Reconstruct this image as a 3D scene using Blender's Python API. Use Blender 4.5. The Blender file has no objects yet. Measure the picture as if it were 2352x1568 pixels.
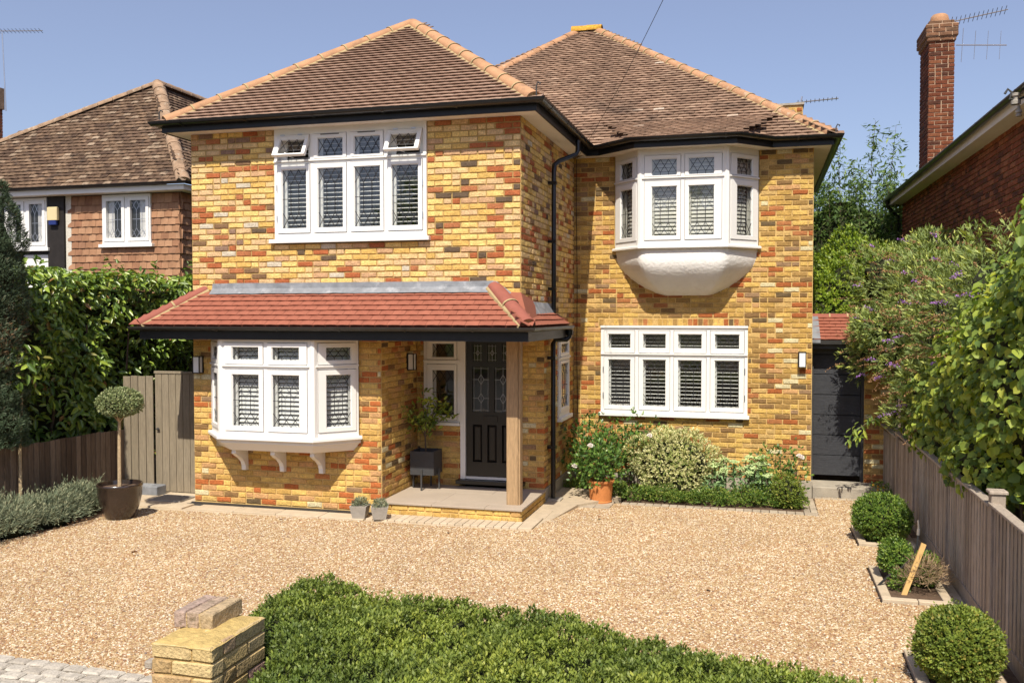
import bpy, math, random
import numpy as np
from mathutils import Matrix, Vector
R_ = random.Random(7)
G = np.random.default_rng(11)
scn = bpy.context.scene
COL = scn.collection
rad = math.radians
# ------------------------------------------------------------------ camera, sky, sun, exposure
CAM = np.array([2.84715, -10.84668, 2.56157])
yaw, pitch, roll, FOC = -0.266426, -0.030548, -0.000728, 2103.8
fw = Vector((math.sin(yaw)*math.cos(pitch), math.cos(yaw)*math.cos(pitch), math.sin(pitch)))
rt = Vector((math.cos(yaw), -math.sin(yaw), 0)); up = rt.cross(fw)
rt2 = rt*math.cos(roll)+up*math.sin(roll); up2 = up*math.cos(roll)-rt*math.sin(roll)
cd = bpy.data.cameras.new('camera'); cam = bpy.data.objects.new('camera', cd); COL.objects.link(cam)
cam.matrix_world = Matrix(((rt2.x, up2.x, -fw.x, CAM[0]), (rt2.y, up2.y, -fw.y, CAM[1]), (rt2.z, up2.z, -fw.z, CAM[2]), (0, 0, 0, 1)))
cd.sensor_width = 36; cd.sensor_fit = 'HORIZONTAL'; cd.lens = 36*FOC/2352; cd.clip_end = 3000; cd.clip_start = .05
scn.camera = cam
SD = Vector((-.10, 1.0, -1.33)).normalized()       # direction the sunlight travels
w = bpy.data.worlds.new('World'); scn.world = w; w.use_nodes = True
nt = w.node_tree; bg = nt.nodes['Background']
sky = nt.nodes.new('ShaderNodeTexSky'); sky.sky_type = 'NISHITA'; sky.sun_disc = False
sky.sun_elevation = math.asin(-SD.z); sky.sun_rotation = math.atan2(-SD.x, -SD.y)
sky.altitude = 0; sky.air_density = 1.0; sky.dust_density = 1.6; sky.ozone_density = 3.0
ad = nt.nodes.new('ShaderNodeVectorMath'); ad.operation = 'ADD'; ad.inputs[1].default_value = (1.15, 1.05, .85)   # even summer haze veil over the whole sky
nt.links.new(sky.outputs[0], ad.inputs[0]); tn = nt.nodes.new('ShaderNodeVectorMath'); tn.operation = 'MULTIPLY'; tn.inputs[1].default_value = (.70, .69, .775)
nt.links.new(ad.outputs[0], tn.inputs[0]); nt.links.new(tn.outputs[0], bg.inputs[0]); bg.inputs[1].default_value = .125
sl = bpy.data.lights.new('sun', 'SUN'); so = bpy.data.objects.new('sun', sl); COL.objects.link(so)
sl.energy = 4.7; sl.angle = rad(.53); sl.color = (1.0, .925, .785)
so.rotation_euler = SD.to_track_quat('-Z', 'Y').to_euler()
scn.view_settings.view_transform = 'Standard'; scn.view_settings.look = 'None'
scn.view_settings.exposure = 0.38; scn.view_settings.gamma = 1; scn.view_settings.use_curve_mapping = False

D1, W1, W2, H = 3.25, 4.60, 3.56, 4.966
YB = 1.26
def gz(y): return -0.038*max(0.0, y)
def px2(P):
    d = np.asarray(P)-CAM; z = d@np.array(fw)
    return 1176+FOC*(d@np.array(rt2))/z, 784-FOC*(d@np.array(up2))/z, z

# ------------------------------------------------------------------ materials
def mat(name, col=(.5, .5, .5), rough=.7, var=.12, vs=6., bump=0., bs=60., pal=None, spec=.3, metal=0., trans=0., stain=None, coat=0, aniso=None, src='GEOMETRY', interp='LINEAR', var2=0., vs2=60., tcol=None):
    m = bpy.data.materials.new(name); m.use_nodes = True; n = m.node_tree.nodes; l = m.node_tree.links
    b = n['Principled BSDF']; out = n['Material Output']
    b.inputs['Roughness'].default_value = rough; b.inputs['Specular IOR Level'].default_value = spec; b.inputs['Metallic'].default_value = metal
    if coat: b.inputs['Coat Weight'].default_value = coat; b.inputs['Coat Roughness'].default_value = .08
    geo = n.new('ShaderNodeNewGeometry'); pos = geo.outputs['Position']
    if aniso:
        mp = n.new('ShaderNodeMapping'); mp.inputs['Scale'].default_value = aniso; l.new(pos, mp.inputs[0]); pos = mp.outputs[0]
    if pal:
        at = n.new('ShaderNodeAttribute'); at.attribute_type = src; at.attribute_name = 'rnd'
        cr = n.new('ShaderNodeValToRGB'); cr.color_ramp.interpolation = interp
        el = cr.color_ramp.elements
        el[0].position = pal[0][0]; el[0].color = (*pal[0][1], 1)
        el[1].position = pal[-1][0]; el[1].color = (*pal[-1][1], 1)
        for p, c in pal[1:-1]:
            e = el.new(p); e.color = (*c, 1)
        l.new(at.outputs['Fac'], cr.inputs[0]); cur = cr.outputs[0]
    else:
        rg = n.new('ShaderNodeRGB'); rg.outputs[0].default_value = (*col, 1); cur = rg.outputs[0]
    def mulnoise(cur, sc, amt, det=3):
        nz = n.new('ShaderNodeTexNoise'); nz.inputs['Scale'].default_value = sc; nz.inputs['Detail'].default_value = det; nz.inputs['Roughness'].default_value = .6
        l.new(pos, nz.inputs['Vector'])
        mr = n.new('ShaderNodeMapRange'); mr.inputs[1].default_value = .3; mr.inputs[2].default_value = .7
        mr.inputs[3].default_value = 1-amt; mr.inputs[4].default_value = 1+amt; l.new(nz.outputs[0], mr.inputs[0])
        vm = n.new('ShaderNodeVectorMath'); vm.operation = 'SCALE'; l.new(cur, vm.inputs[0]); l.new(mr.outputs[0], vm.inputs[3])
        return vm.outputs[0]
    if var: cur = mulnoise(cur, vs, var)
    if var2: cur = mulnoise(cur, vs2, var2, 2)
    if stain:   # (colour, scale, threshold, amount)
        nz = n.new('ShaderNodeTexNoise'); nz.inputs['Scale'].default_value = stain[1]; nz.inputs['Detail'].default_value = 5; nz.inputs['Roughness'].default_value = .65
        l.new(pos, nz.inputs['Vector'])
        mr = n.new('ShaderNodeMapRange'); mr.inputs[1].default_value = stain[2]; mr.inputs[2].default_value = stain[2]+.12; mr.inputs[3].default_value = 0; mr.inputs[4].default_value = stain[3]
        l.new(nz.outputs[0], mr.inputs[0])
        mx = n.new('ShaderNodeMix'); mx.data_type = 'RGBA'; l.new(mr.outputs[0], mx.inputs[0]); l.new(cur, mx.inputs[6]); mx.inputs[7].default_value = (*stain[0], 1); cur = mx.outputs[2]
    l.new(cur, b.inputs['Base Color'])
    if bump:
        nz = n.new('ShaderNodeTexNoise'); nz.inputs['Scale'].default_value = bs; nz.inputs['Detail'].default_value = 4
        l.new(pos, nz.inputs['Vector'])
        bp = n.new('ShaderNodeBump'); bp.inputs['Strength'].default_value = bump; bp.inputs['Distance'].default_value = .01
        l.new(nz.outputs[0], bp.inputs['Height']); l.new(bp.outputs[0], b.inputs['Normal'])
    if trans:
        t = n.new('ShaderNodeBsdfTranslucent'); mx = n.new('ShaderNodeMixShader'); mx.inputs[0].default_value = trans
        if tcol:
            mc = n.new('ShaderNodeMix'); mc.data_type = 'RGBA'; mc.blend_type = 'MULTIPLY'; mc.inputs[0].default_value = 1; l.new(cur, mc.inputs[6]); mc.inputs[7].default_value = (*tcol, 1); l.new(mc.outputs[2], t.inputs[0])
        else: l.new(cur, t.inputs[0])
        l.new(b.outputs[0], mx.inputs[1]); l.new(t.outputs[0], mx.inputs[2]); l.new(mx.outputs[0], out.inputs[0])
    return m
YL = (.76, .53, .19); YM = (.64, .41, .125); BF = (.58, .42, .23); OR = (.40, .125, .05); BR = (.22, .13, .07); PU = (.27, .17, .12); DK = (.13, .09, .06); WH = (.56, .49, .38); OC = (.45, .28, .105); OB = (.32, .195, .085); PK = (.47, .27, .155)
def ramp(*a):
    out = []; p = 0
    for wgt, c in a:
        out.append((p, c)); p += wgt
    return out
PAL_Y = ramp((.21, YL), (.18, (.72, .505, .24)), (.13, YM), (.13, (.63, .43, .23)), (.09, (.54, .33, .18)), (.115, OR), (.04, (.42, .16, .07)), (.03, BR), (.025, PU), (.015, DK), (.015, WH))
PAL_M = ramp((.18, (.56, .37, .14)), (.21, OC), (.13, OB), (.09, (.50, .33, .16)), (.05, PK), (.12, (.33, .105, .045)), (.06, (.37, .15, .075)), (.08, BR), (.02, PU), (.018, DK), (.02, WH))
PAL_G = ramp((.18, (.58, .39, .15)), (.18, OC), (.12, (.56, .37, .16)), (.14, (.50, .30, .14)), (.09, PK), (.10, OR), (.05, (.40, .16, .07)), (.06, BR), (.03, PU), (.02, DK), (.03, WH))
_sc = lambda P, k, kb: [(a, (min(.8, c[0]*k), min(.8, c[1]*k), c[2]*k*kb)) for a, c in P]
PAL_M = _sc(PAL_M, 1.1, .78); PAL_G = _sc(PAL_G, 1.12, .80)
PAL_R = ramp((.25, (.30, .10, .05)), (.25, (.25, .08, .042)), (.2, (.20, .068, .038)), (.15, (.34, .13, .065)), (.15, (.14, .058, .038)))
kw = dict(rough=.9, var=.15, vs=9, var2=.22, vs2=48, bump=.8, bs=90, spec=.15, interp='CONSTANT', stain=((.12, .08, .05), 26, .60, .6))
m_brY = mat('brick_yellow_stock', pal=PAL_Y, **kw)
m_brM = mat('brick_mixed_stock', pal=PAL_M, **kw)
m_brG = mat('brick_ground_stock', pal=PAL_G, **kw)
m_brR = mat('brick_red', pal=PAL_R, **kw)
m_moY = mat('mortar_yellow', (.46, .31, .12), .95, .12, 5, .5, 150, var2=.08)
m_moM = mat('mortar_warm', (.60, .41, .16), .95, .14, 5, .5, 150, var2=.08)
m_moR = mat('mortar_grey', (.40, .28, .19), .95, .1, 5)
m_white = mat('white_paint', (.80, .79, .77), .35, .02, 3, spec=.4)
m_rend = mat('white_render', (.80, .78, .75), .85, .04, 5, .9, 22)
m_soff = mat('soffit_paint', (.78, .74, .68), .6, .03, 3)
m_black = mat('black_plastic', (.012, .012, .013), .28, .1, 8, spec=.5, bump=.05, bs=20)
m_gutold = mat('weathered_black_plastic', (.03, .028, .026), .4, .25, 14, spec=.5)
m_fascia = mat('black_paint', (.018, .018, .02), .42, .15, 10, bump=.1, bs=40)
m_door = mat('black_door_paint', (.016, .014, .013), .3, .1, 10, spec=.5)
m_lead = mat('lead_came', (.055, .055, .06), .5, .2, 40, metal=.3)
m_flash = mat('lead_flashing', (.21, .22, .24), .55, .22, 7, .3, 30, stain=((.42, .43, .45), 5, .56, .6))
m_slat = mat('shutter_paint', (.78, .77, .74), .45, .02, 3)
m_slatg = mat('shutter_paint_warm', (.62, .60, .54), .45, .02, 3)
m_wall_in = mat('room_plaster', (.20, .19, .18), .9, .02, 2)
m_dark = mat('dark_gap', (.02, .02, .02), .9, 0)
m_oak = mat('oak', (.40, .265, .145), .6, .22, 5, .35, 60, aniso=(14, 14, 1.1), var2=.12, vs2=14)
m_tileL = mat('roof_tile_brown', pal=[(0, (.26, .162, .112)), (.5, (.29, .184, .13)), (.93, (.32, .205, .146)), (1, (.37, .25, .18))], rough=.85, var=.10, vs=2.2, bump=.3, bs=60, var2=.1, vs2=30)
m_tileM = mat('roof_tile_weathered', pal=[(0, (.20, .125, .085)), (.45, (.25, .16, .108)), (.88, (.29, .188, .128)), (.985, (.36, .245, .17)), (1, (.50, .43, .35))], rough=.9, var=.2, vs=1.5, bump=.4, bs=70, var2=.2, vs2=25, stain=((.075, .05, .038), 1.15, .55, .62))
m_tileN = mat('roof_tile_mossy', pal=[(0, (.08, .048, .032)), (.4, (.125, .078, .05)), (.85, (.175, .112, .07)), (1, (.27, .20, .14))], rough=.95, var=.25, vs=2.5, bump=.6, bs=60, var2=.3, vs2=22, stain=((.05, .038, .03), 5, .55, .75))
m_tileR = mat('roof_tile_red', pal=[(0, (.275, .092, .057)), (.5, (.29, .099, .062)), (1, (.31, .108, .068))], rough=.8, var=.09, vs=9, bump=.25, bs=90, var2=.05)
m_tileW = mat('hung_tile_clay', pal=[(0, (.26, .125, .07)), (.5, (.34, .18, .10)), (.9, (.40, .225, .13)), (1, (.23, .11, .065))], rough=.85, var=.15, vs=5, bump=.3, bs=60)
m_hip = mat('hip_tile_terracotta', (.43, .235, .125), .85, .16, 4, .4, 50, stain=((.24, .14, .09), 6, .56, .6))
m_hipM = mat('hip_tile_weathered', (.40, .22, .12), .9, .2, 5, .5, 50, stain=((.50, .42, .32), 9, .58, .6), var2=.15)
m_hipN = mat('hip_tile_old', (.30, .20, .13), .95, .3, 6, .6, 50, stain=((.5, .45, .36), 9, .58, .6), var2=.2)
m_hipR = mat('hip_tile_red', (.28, .092, .066), .8, .08, 8, .2, 80)
m_pointing = mat('hip_pointing', (.40, .305, .16), .95, .15, 12, .6, 60)
m_lichen = mat('lichen_orange', (.50, .27, .04), .95, .4, 20, .6, 60)
m_conc = mat('grey_concrete', (.36, .32, .26), .9, .15, 6, .5, 60)
m_slab = mat('porcelain_slab', (.40, .33, .26), .75, .06, 2, .1, 60, var2=.04)
m_pave = mat('paving_stone', pal=[(0, (.47, .38, .27)), (1, (.56, .46, .34))], rough=.9, var=.10, vs=7, bump=.3, bs=90, var2=.06)
m_paver = mat('grey_paver', pal=[(0, (.34, .28, .21)), (1, (.44, .37, .28))], rough=.9, var=.15, vs=9, bump=.5, bs=90)
m_sett = mat('granite_sett', pal=[(0, (.34, .30, .25)), (1, (.46, .42, .36))], rough=.9, var=.2, vs=15, bump=.7, bs=90, var2=.1)
m_soil = mat('soil', (.11, .07, .045), 1, .3, 14, 1, 60)
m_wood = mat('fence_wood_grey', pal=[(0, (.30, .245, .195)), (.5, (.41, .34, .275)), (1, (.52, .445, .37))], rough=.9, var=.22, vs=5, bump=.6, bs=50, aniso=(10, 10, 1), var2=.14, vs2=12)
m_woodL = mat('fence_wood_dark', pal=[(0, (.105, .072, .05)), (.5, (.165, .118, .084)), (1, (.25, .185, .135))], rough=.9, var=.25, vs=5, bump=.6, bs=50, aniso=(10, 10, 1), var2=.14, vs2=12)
m_gate = mat('gate_wood', pal=[(0, (.225, .185, .13)), (1, (.29, .24, .175))], rough=.85, var=.16, vs=5, bump=.4, bs=50, aniso=(10, 10, 1), var2=.1, vs2=14, stain=((.20, .16, .10), 3, .6, .5))
m_stake = mat('stake_wood', (.56, .36, .14), .8, .12, 8)
m_grate = mat('drain_grate', (.05, .05, .05), .6, .1, 9)
m_terra = mat('terracotta', (.56, .21, .065), .8, .09, 12, .25, 80, var2=.05)
m_glaze = mat('brown_glaze', (.032, .020, .015), .22, .35, 7, coat=.6, spec=.6)
m_greypot = mat('stone_pot', (.36, .33, .29), .9, .1, 18, .5, 90)
m_planter = mat('dark_planter', (.055, .055, .058), .55, .08, 20, .15, 120)
m_steel = mat('dark_steel', (.06, .06, .06), .5, .05, 9)
m_alu = mat('aluminium', (.55, .56, .60), .35, .05, 9, metal=.9)
m_bark = mat('bark_pale', (.44, .33, .20), .9, .2, 30, .5, 80)
m_barkd = mat('bark_dark', (.13, .09, .06), .95, .2, 30, .5, 80)
m_timber = mat('black_timber', (.022, .018, .016), .6, .2, 8, .3, 30)
m_peb = mat('pebbledash', (.62, .58, .50), .95, .2, 60, .9, 90)
m_lampg = mat('lamp_opal_glass', (.78, .79, .80), .25, 0, spec=.5)
m_cream = mat('cream_plastic', (.66, .55, .32), .45, .03, 9)
m_blue = mat('blue_plastic', (.02, .035, .16), .4, 0)
m_petal = mat('white_petal', (.80, .74, .70), .7, .08, 30, trans=.3)
m_curtain = mat('net_curtain', (.62, .60, .58), .9, .1, 30)
m_asph = mat('asphalt', (.06, .058, .055), .9, .1, 3)
m_rubber = mat('black_rubber', (.015, .015, .016), .45, 0)
def leafmat(name, pal, rough=.45, spec=.4, trans=.28, var=.18, vs=5, tcol=(1.2, 1.25, .5)):
    return mat(name, pal=pal, rough=rough, spec=spec, trans=trans, var=var, vs=vs, tcol=tcol)
l_box = leafmat('box_leaf', [(0, (.08, .125, .025)), (.5, (.19, .245, .045)), (.9, (.325, .365, .06)), (1, (.42, .44, .08))], .5, .35)
l_ball = leafmat('box_ball_leaf', [(0, (.09, .15, .028)), (.5, (.185, .25, .042)), (.9, (.28, .33, .055)), (1, (.38, .32, .08))], .5, .35)
l_ballc = leafmat('cut_box_leaf', [(0, (.055, .115, .022)), (.5, (.125, .22, .035)), (1, (.27, .36, .06))], .45, .4)
l_lau = leafmat('laurel_leaf', [(0, (.07, .13, .025)), (.5, (.17, .26, .04)), (.92, (.32, .42, .06)), (.97, (.24, .25, .05)), (1, (.28, .14, .05))], .32, .5, .2)
l_con = leafmat('conifer_needle', [(0, (.045, .075, .04)), (.6, (.085, .12, .065)), (.8, (.13, .15, .10)), (1, (.17, .10, .05))], .7, .2, .1)
l_lav = leafmat('grey_leaf', [(0, (.10, .13, .08)), (.6, (.18, .21, .13)), (1, (.42, .42, .26))], .7, .2, .2, tcol=(1, 1, .9))
l_std = leafmat('holly_leaf', [(0, (.11, .15, .06)), (.5, (.20, .25, .10)), (1, (.42, .44, .22))], .5, .35, .2, tcol=(1, 1, .8))
l_eu = leafmat('variegated_leaf', [(0, (.12, .20, .04)), (.25, (.32, .38, .11)), (.5, (.60, .59, .28)), (1, (.74, .70, .38))], .5, .35, .25, tcol=(1, 1, .8))
l_edge = leafmat('edging_leaf', [(0, (.05, .10, .02)), (.5, (.11, .19, .03)), (.85, (.22, .30, .05)), (1, (.38, .40, .10))], .5, .35)
l_rose = leafmat('rose_leaf', [(0, (.05, .11, .025)), (.6, (.10, .20, .04)), (1, (.24, .35, .065))], .38, .5, .22)
l_sed = leafmat('sedum_leaf', [(0, (.12, .21, .08)), (1, (.24, .36, .16))], .6, .3, .2)
l_sedf = leafmat('sedum_head', [(0, (.38, .50, .22)), (1, (.60, .70, .36))], .8, .2, .2)
l_vine = leafmat('climber_leaf', [(0, (.11, .18, .05)), (.5, (.26, .35, .07)), (.85, (.42, .50, .08)), (1, (.56, .58, .10))], .5, .35, .42)
l_bud = leafmat('buddleia_leaf', [(0, (.11, .16, .05)), (.5, (.24, .31, .10)), (.85, (.38, .45, .14)), (1, (.50, .54, .12))], .55, .3, .3)
l_spike = leafmat('spent_flower', [(0, (.24, .13, .07)), (1, (.42, .25, .13))], .9, .1, .1, tcol=(1, .9, .7))
l_purp = leafmat('purple_flower', [(0, (.36, .17, .55)), (1, (.60, .34, .75))], .8, .1, .25, tcol=(1, .8, 1))
l_bam = leafmat('bamboo_leaf', [(0, (.05, .10, .03)), (.5, (.11, .185, .05)), (1, (.22, .30, .08))], .5, .35, .3)
l_shr = leafmat('privet_leaf', [(0, (.09, .16, .025)), (.5, (.22, .32, .035)), (1, (.40, .48, .06))], .45, .4, .3)
l_dry = leafmat('dry_twig', [(0, (.22, .15, .09)), (1, (.40, .29, .18))], .9, .1, .1, tcol=(1, .9, .8))
l_yel = leafmat('yellow_flower', [(0, (.12, .10, .03)), (.5, (.45, .28, .03)), (1, (.60, .35, .03))], .7, .2, .2, tcol=(1, .9, .8))
m_core = mat('dark_core', (.030, .034, .014), 1, .3, 12, .6, 30)  # added hull inside foliage, coloured dark so gaps between leaves read as shade
def glassmat():
    m = bpy.data.materials.new('window_glass'); m.use_nodes = True; n = m.node_tree.nodes; l = m.node_tree.links
    n.remove(n['Principled BSDF'])
    t = n.new('ShaderNodeBsdfTransparent'); t.inputs[0].default_value = (.95, .96, .96, 1)
    g = n.new('ShaderNodeBsdfGlossy'); g.inputs['Roughness'].default_value = .015
    geo = n.new('ShaderNodeNewGeometry'); dt = n.new('ShaderNodeVectorMath'); dt.operation = 'DOT_PRODUCT'; l.new(geo.outputs['Normal'], dt.inputs[0]); l.new(geo.outputs['Incoming'], dt.inputs[1])
    def mth(op, a, b=None):
        q_ = n.new('ShaderNodeMath'); q_.operation = op
        for i_, v_ in enumerate((a, b)):
            if v_ is None: continue
            if isinstance(v_, (int, float)): q_.inputs[i_].default_value = v_
            else: l.new(v_, q_.inputs[i_])
        return q_.outputs[0]
    c_ = mth('ABSOLUTE', dt.outputs['Value']); f_ = mth('ADD', mth('MULTIPLY', mth('POWER', mth('SUBTRACT', 1., c_), 5.), .93), .07)
    nz = n.new('ShaderNodeTexNoise'); nz.inputs['Scale'].default_value = 2.5
    bp = n.new('ShaderNodeBump'); bp.inputs['Strength'].default_value = .08; bp.inputs['Distance'].default_value = .02
    l.new(nz.outputs[0], bp.inputs['Height']); l.new(bp.outputs[0], g.inputs['Normal'])
    mx = n.new('ShaderNodeMixShader'); l.new(f_, mx.inputs[0]); l.new(t.outputs[0], mx.inputs[1]); l.new(g.outputs[0], mx.inputs[2])
    l.new(mx.outputs[0], n['Material Output'].inputs[0]); return m
m_glass = glassmat()
m_lead2 = mat('zinc_came', (.30, .30, .31), .4, .1, 30, metal=.5)

# ------------------------------------------------------------------ mesh helpers
WORLD = {}
def tag(o, label=None, cat=None, group=None, kind=None):
    if label: o['label'] = label
    if cat: o['category'] = cat
    if group: o['group'] = group
    if kind: o['kind'] = kind
    return o
def adopt(o, p):
    o.parent = p; o.matrix_parent_inverse = WORLD.get(p.name, Matrix()).inverted()
def thing(name, label, cat, loc=(0, 0, 0), group=None):
    o = bpy.data.objects.new(name, None); COL.objects.link(o); o.location = loc; o.empty_display_size = .2
    WORLD[o.name] = Matrix.Translation(loc)
    return tag(o, label, cat, group)
class MB:
    def __init__(s): s.v = []; s.f = []; s.r = []
    def add(s, vs, fs, r=0., M=None):
        b = len(s.v)
        if M is not None: vs = [tuple(M @ Vector(p)) for p in vs]
        s.v += [tuple(p) for p in vs]; s.f += [tuple(i+b for i in f) for f in fs]; s.r += [r]*len(fs); return s
    def box(s, x0, x1, y0, y1, z0, z1, M=None, r=0.):
        vs = [(x0, y0, z0), (x1, y0, z0), (x1, y1, z0), (x0, y1, z0), (x0, y0, z1), (x1, y0, z1), (x1, y1, z1), (x0, y1, z1)]
        return s.add(vs, [(0, 3, 2, 1), (4, 5, 6, 7), (0, 1, 5, 4), (1, 2, 6, 5), (2, 3, 7, 6), (3, 0, 4, 7)], r, M)
    def bbox(s, x0, x1, y0, y1, z0, z1, b=.006, M=None, r=0.):   # bevelled on vertical and top edges
        def ring(z, e): return [(x0+e+b, y0+e, z), (x1-e-b, y0+e, z), (x1-e, y0+e+b, z), (x1-e, y1-e-b, z), (x1-e-b, y1-e, z), (x0+e+b, y1-e, z), (x0+e, y1-e-b, z), (x0+e, y0+e+b, z)]
        vs = ring(z0, 0)+ring(z1-b, 0)+ring(z1, b)
        fs = [tuple(range(7, -1, -1))]+[tuple(range(16, 24))]
        for k in (0, 8):
            fs += [(k+i, k+(i+1) % 8, k+8+(i+1) % 8, k+8+i) for i in range(8)]
        return s.add(vs, fs, r, M)
    def prism(s, poly, z0, z1, M=None, r=0., cap=True):
        n = len(poly); a = sum(poly[i][0]*poly[(i+1) % n][1]-poly[(i+1) % n][0]*poly[i][1] for i in range(n))
        if a < 0: poly = poly[::-1]
        vs = [(x, y, z0) for x, y in poly]+[(x, y, z1) for x, y in poly]
        fs = [tuple(range(n-1, -1, -1)), tuple(range(n, 2*n))] if cap else []
        fs += [(i, (i+1) % n, n+(i+1) % n, n+i) for i in range(n)]
        return s.add(vs, fs, r, M)
    def tube(s, pts, rr, n=8, r=0., cap=True):
        pts = [Vector(p) for p in pts]; rr = rr if hasattr(rr, '__len__') else [rr]*len(pts)
        vs = []; prev = None
        for i, p in enumerate(pts):
            d = (pts[min(i+1, len(pts)-1)]-pts[max(i-1, 0)]).normalized()
            a = d.orthogonal().normalized() if prev is None else (prev-d*prev.dot(d)).normalized()
            prev = a; b = d.cross(a)
            for k in range(n):
                t = 2*math.pi*k/n; vs.append(p+(a*math.cos(t)+b*math.sin(t))*rr[i])
        fs = []
        for i in range(len(pts)-1):
            fs += [(i*n+k, i*n+(k+1) % n, (i+1)*n+(k+1) % n, (i+1)*n+k) for k in range(n)]
        if cap: fs += [tuple(range(n-1, -1, -1)), tuple((len(pts)-1)*n+k for k in range(n))]
        return s.add(vs, fs, r)
    def lathe(s, prof, c, n=28, r=0., j=0.):
        vs = []
        for (q, z) in prof:
            for k in range(n):
                t = 2*math.pi*k/n; vs.append((c[0]+q*math.cos(t), c[1]+q*math.sin(t), c[2]+z))
        fs = []
        for i in range(len(prof)-1):
            fs += [(i*n+k, i*n+(k+1) % n, (i+1)*n+(k+1) % n, (i+1)*n+k) for k in range(n)]
        return s.add(vs, fs, r)
    def sweep(s, path, prof, r=0., closed_prof=True, cap=True):
        # path [(x,y)], profile [(outward, z)]; outward is to the right of travel
        P = [Vector(p) for p in path]; n = len(P); off = []
        for i in range(n):
            d0 = (P[i]-P[i-1]).normalized() if i else None; d1 = (P[i+1]-P[i]).normalized() if i < n-1 else None
            if d0 is None: d0 = d1
            if d1 is None: d1 = d0
            n0 = Vector((d0.y, -d0.x)); n1 = Vector((d1.y, -d1.x)); m = (n0+n1).normalized(); off.append(m/max(.3, m.dot(n0)))
        m = len(prof); vs = []
        for i in range(n):
            for (o, z) in prof: q = P[i]+off[i]*o; vs.append((q.x, q.y, z))
        fs = []; kk = m if closed_prof else m-1
        for i in range(n-1):
            for k in range(kk): fs.append((i*m+k, (i+1)*m+k, (i+1)*m+(k+1) % m, i*m+(k+1) % m))
        if cap and closed_prof: fs += [tuple(range(m)), tuple((n-1)*m+k for k in range(m-1, -1, -1))]
        return s.add(vs, fs, r)
    def build(s, name, mt, parent=None, smooth=False, kind=None, label=None):
        me = bpy.data.meshes.new(name); me.from_pydata(s.v, [], s.f); me.materials.append(mt)
        a = me.attributes.new('rnd', 'FLOAT', 'FACE'); a.data.foreach_set('value', s.r)
        if smooth:
            me.polygons.foreach_set('use_smooth', [True]*len(s.f)); me.update()
            me.set_sharp_from_angle(angle=rad(40))
        o = bpy.data.objects.new(name, me); COL.objects.link(o)
        if parent is not None: adopt(o, parent)
        return tag(o, label=label, kind=kind)
def npmesh(name, V, F, r, mt, parent=None, kind=None, k=4, smooth=False):
    """V (n,3), F (m,k) same-size faces, r (m,)"""
    me = bpy.data.meshes.new(name); n, m = len(V), len(F)
    me.vertices.add(n); me.vertices.foreach_set('co', np.ascontiguousarray(V, dtype=np.float32).ravel())
    me.loops.add(m*k); me.loops.foreach_set('vertex_index', np.ascontiguousarray(F, dtype=np.int32).ravel())
    me.polygons.add(m); me.polygons.foreach_set('loop_start', np.arange(0, m*k, k, dtype=np.int32))
    if smooth: me.polygons.foreach_set('use_smooth', np.ones(m, dtype=bool))
    me.update(calc_edges=True); me.materials.append(mt)
    a = me.attributes.new('rnd', 'FLOAT', 'FACE'); a.data.foreach_set('value', np.asarray(r, dtype=np.float32))
    o = bpy.data.objects.new(name, me); COL.objects.link(o)
    if parent is not None: adopt(o, parent)
    if kind: o['kind'] = kind
    return o
# templates: list of (V (n,3), quads list); pieces are placed by 4x4 matrices
TCACHE = {}
def pieces(items, templates, mt, name, stuffname, thing_, limit=300, tkey=''):
    return pieces_multi([(items, templates, mt, tkey)], name, stuffname, thing_, limit)
def pieces_multi(groups, name, stuffname, thing_, limit=300):
    """groups of (items, templates, material, key); items: (matrix4x4 np, rnd, parent).
    The pieces largest in view become objects sharing meshes, the rest one stuff part."""
    allp = []
    for gi_, (items, T_, mt, tk) in enumerate(groups):
        for (M, r, p) in items:
            u, v, z = px2(M[:3, 3]); vis = z > .3 and -40 < u < 2392 and -40 < v < 1608
            allp.append((z if vis else 1e6+abs(z), gi_, M, r, p))
    allp.sort(key=lambda t: t[0]); nq = 14
    for (_, gi_, M, r, p) in allp[:limit]:
        _, T_, mt, tk = groups[gi_]; ti = R_.randrange(len(T_)); q = min(nq-1, int(r*nq)); key = (tk, mt.name, ti, q)
        if key not in TCACHE:
            V, F = T_[ti]; me = bpy.data.meshes.new(name); me.from_pydata([tuple(x) for x in V], [], F); me.materials.append(mt)
            a = me.attributes.new('rnd', 'FLOAT', 'FACE'); a.data.foreach_set('value', [(q+.5)/nq]*len(F)); TCACHE[key] = me
        o = bpy.data.objects.new(name, TCACHE[key]); COL.objects.link(o)
        o.parent = p; o.matrix_parent_inverse = WORLD.get(p.name, Matrix()).inverted(); o.matrix_basis = Matrix(M.tolist())
    rest = allp[limit:]
    if rest:
        Vs = []; Fs = []; rs = []; ms = []; b = 0
        for (_, gi_, M, r, p) in rest:
            T_ = groups[gi_][1]; V, F = T_[R_.randrange(len(T_))]
            Vs.append(V@M[:3, :3].T+M[:3, 3]); Fs += [tuple(x+b for x in f) for f in F]; rs += [r]*len(F); ms += [gi_]*len(F); b += len(V)
        me = bpy.data.meshes.new(stuffname); me.from_pydata(np.concatenate(Vs).tolist(), [], Fs)
        for gr_ in groups: me.materials.append(gr_[2])
        me.polygons.foreach_set('material_index', ms)
        a = me.attributes.new('rnd', 'FLOAT', 'FACE'); a.data.foreach_set('value', rs)
        o = bpy.data.objects.new(stuffname, me); COL.objects.link(o); adopt(o, thing_); o['kind'] = 'stuff'
        return o
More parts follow.
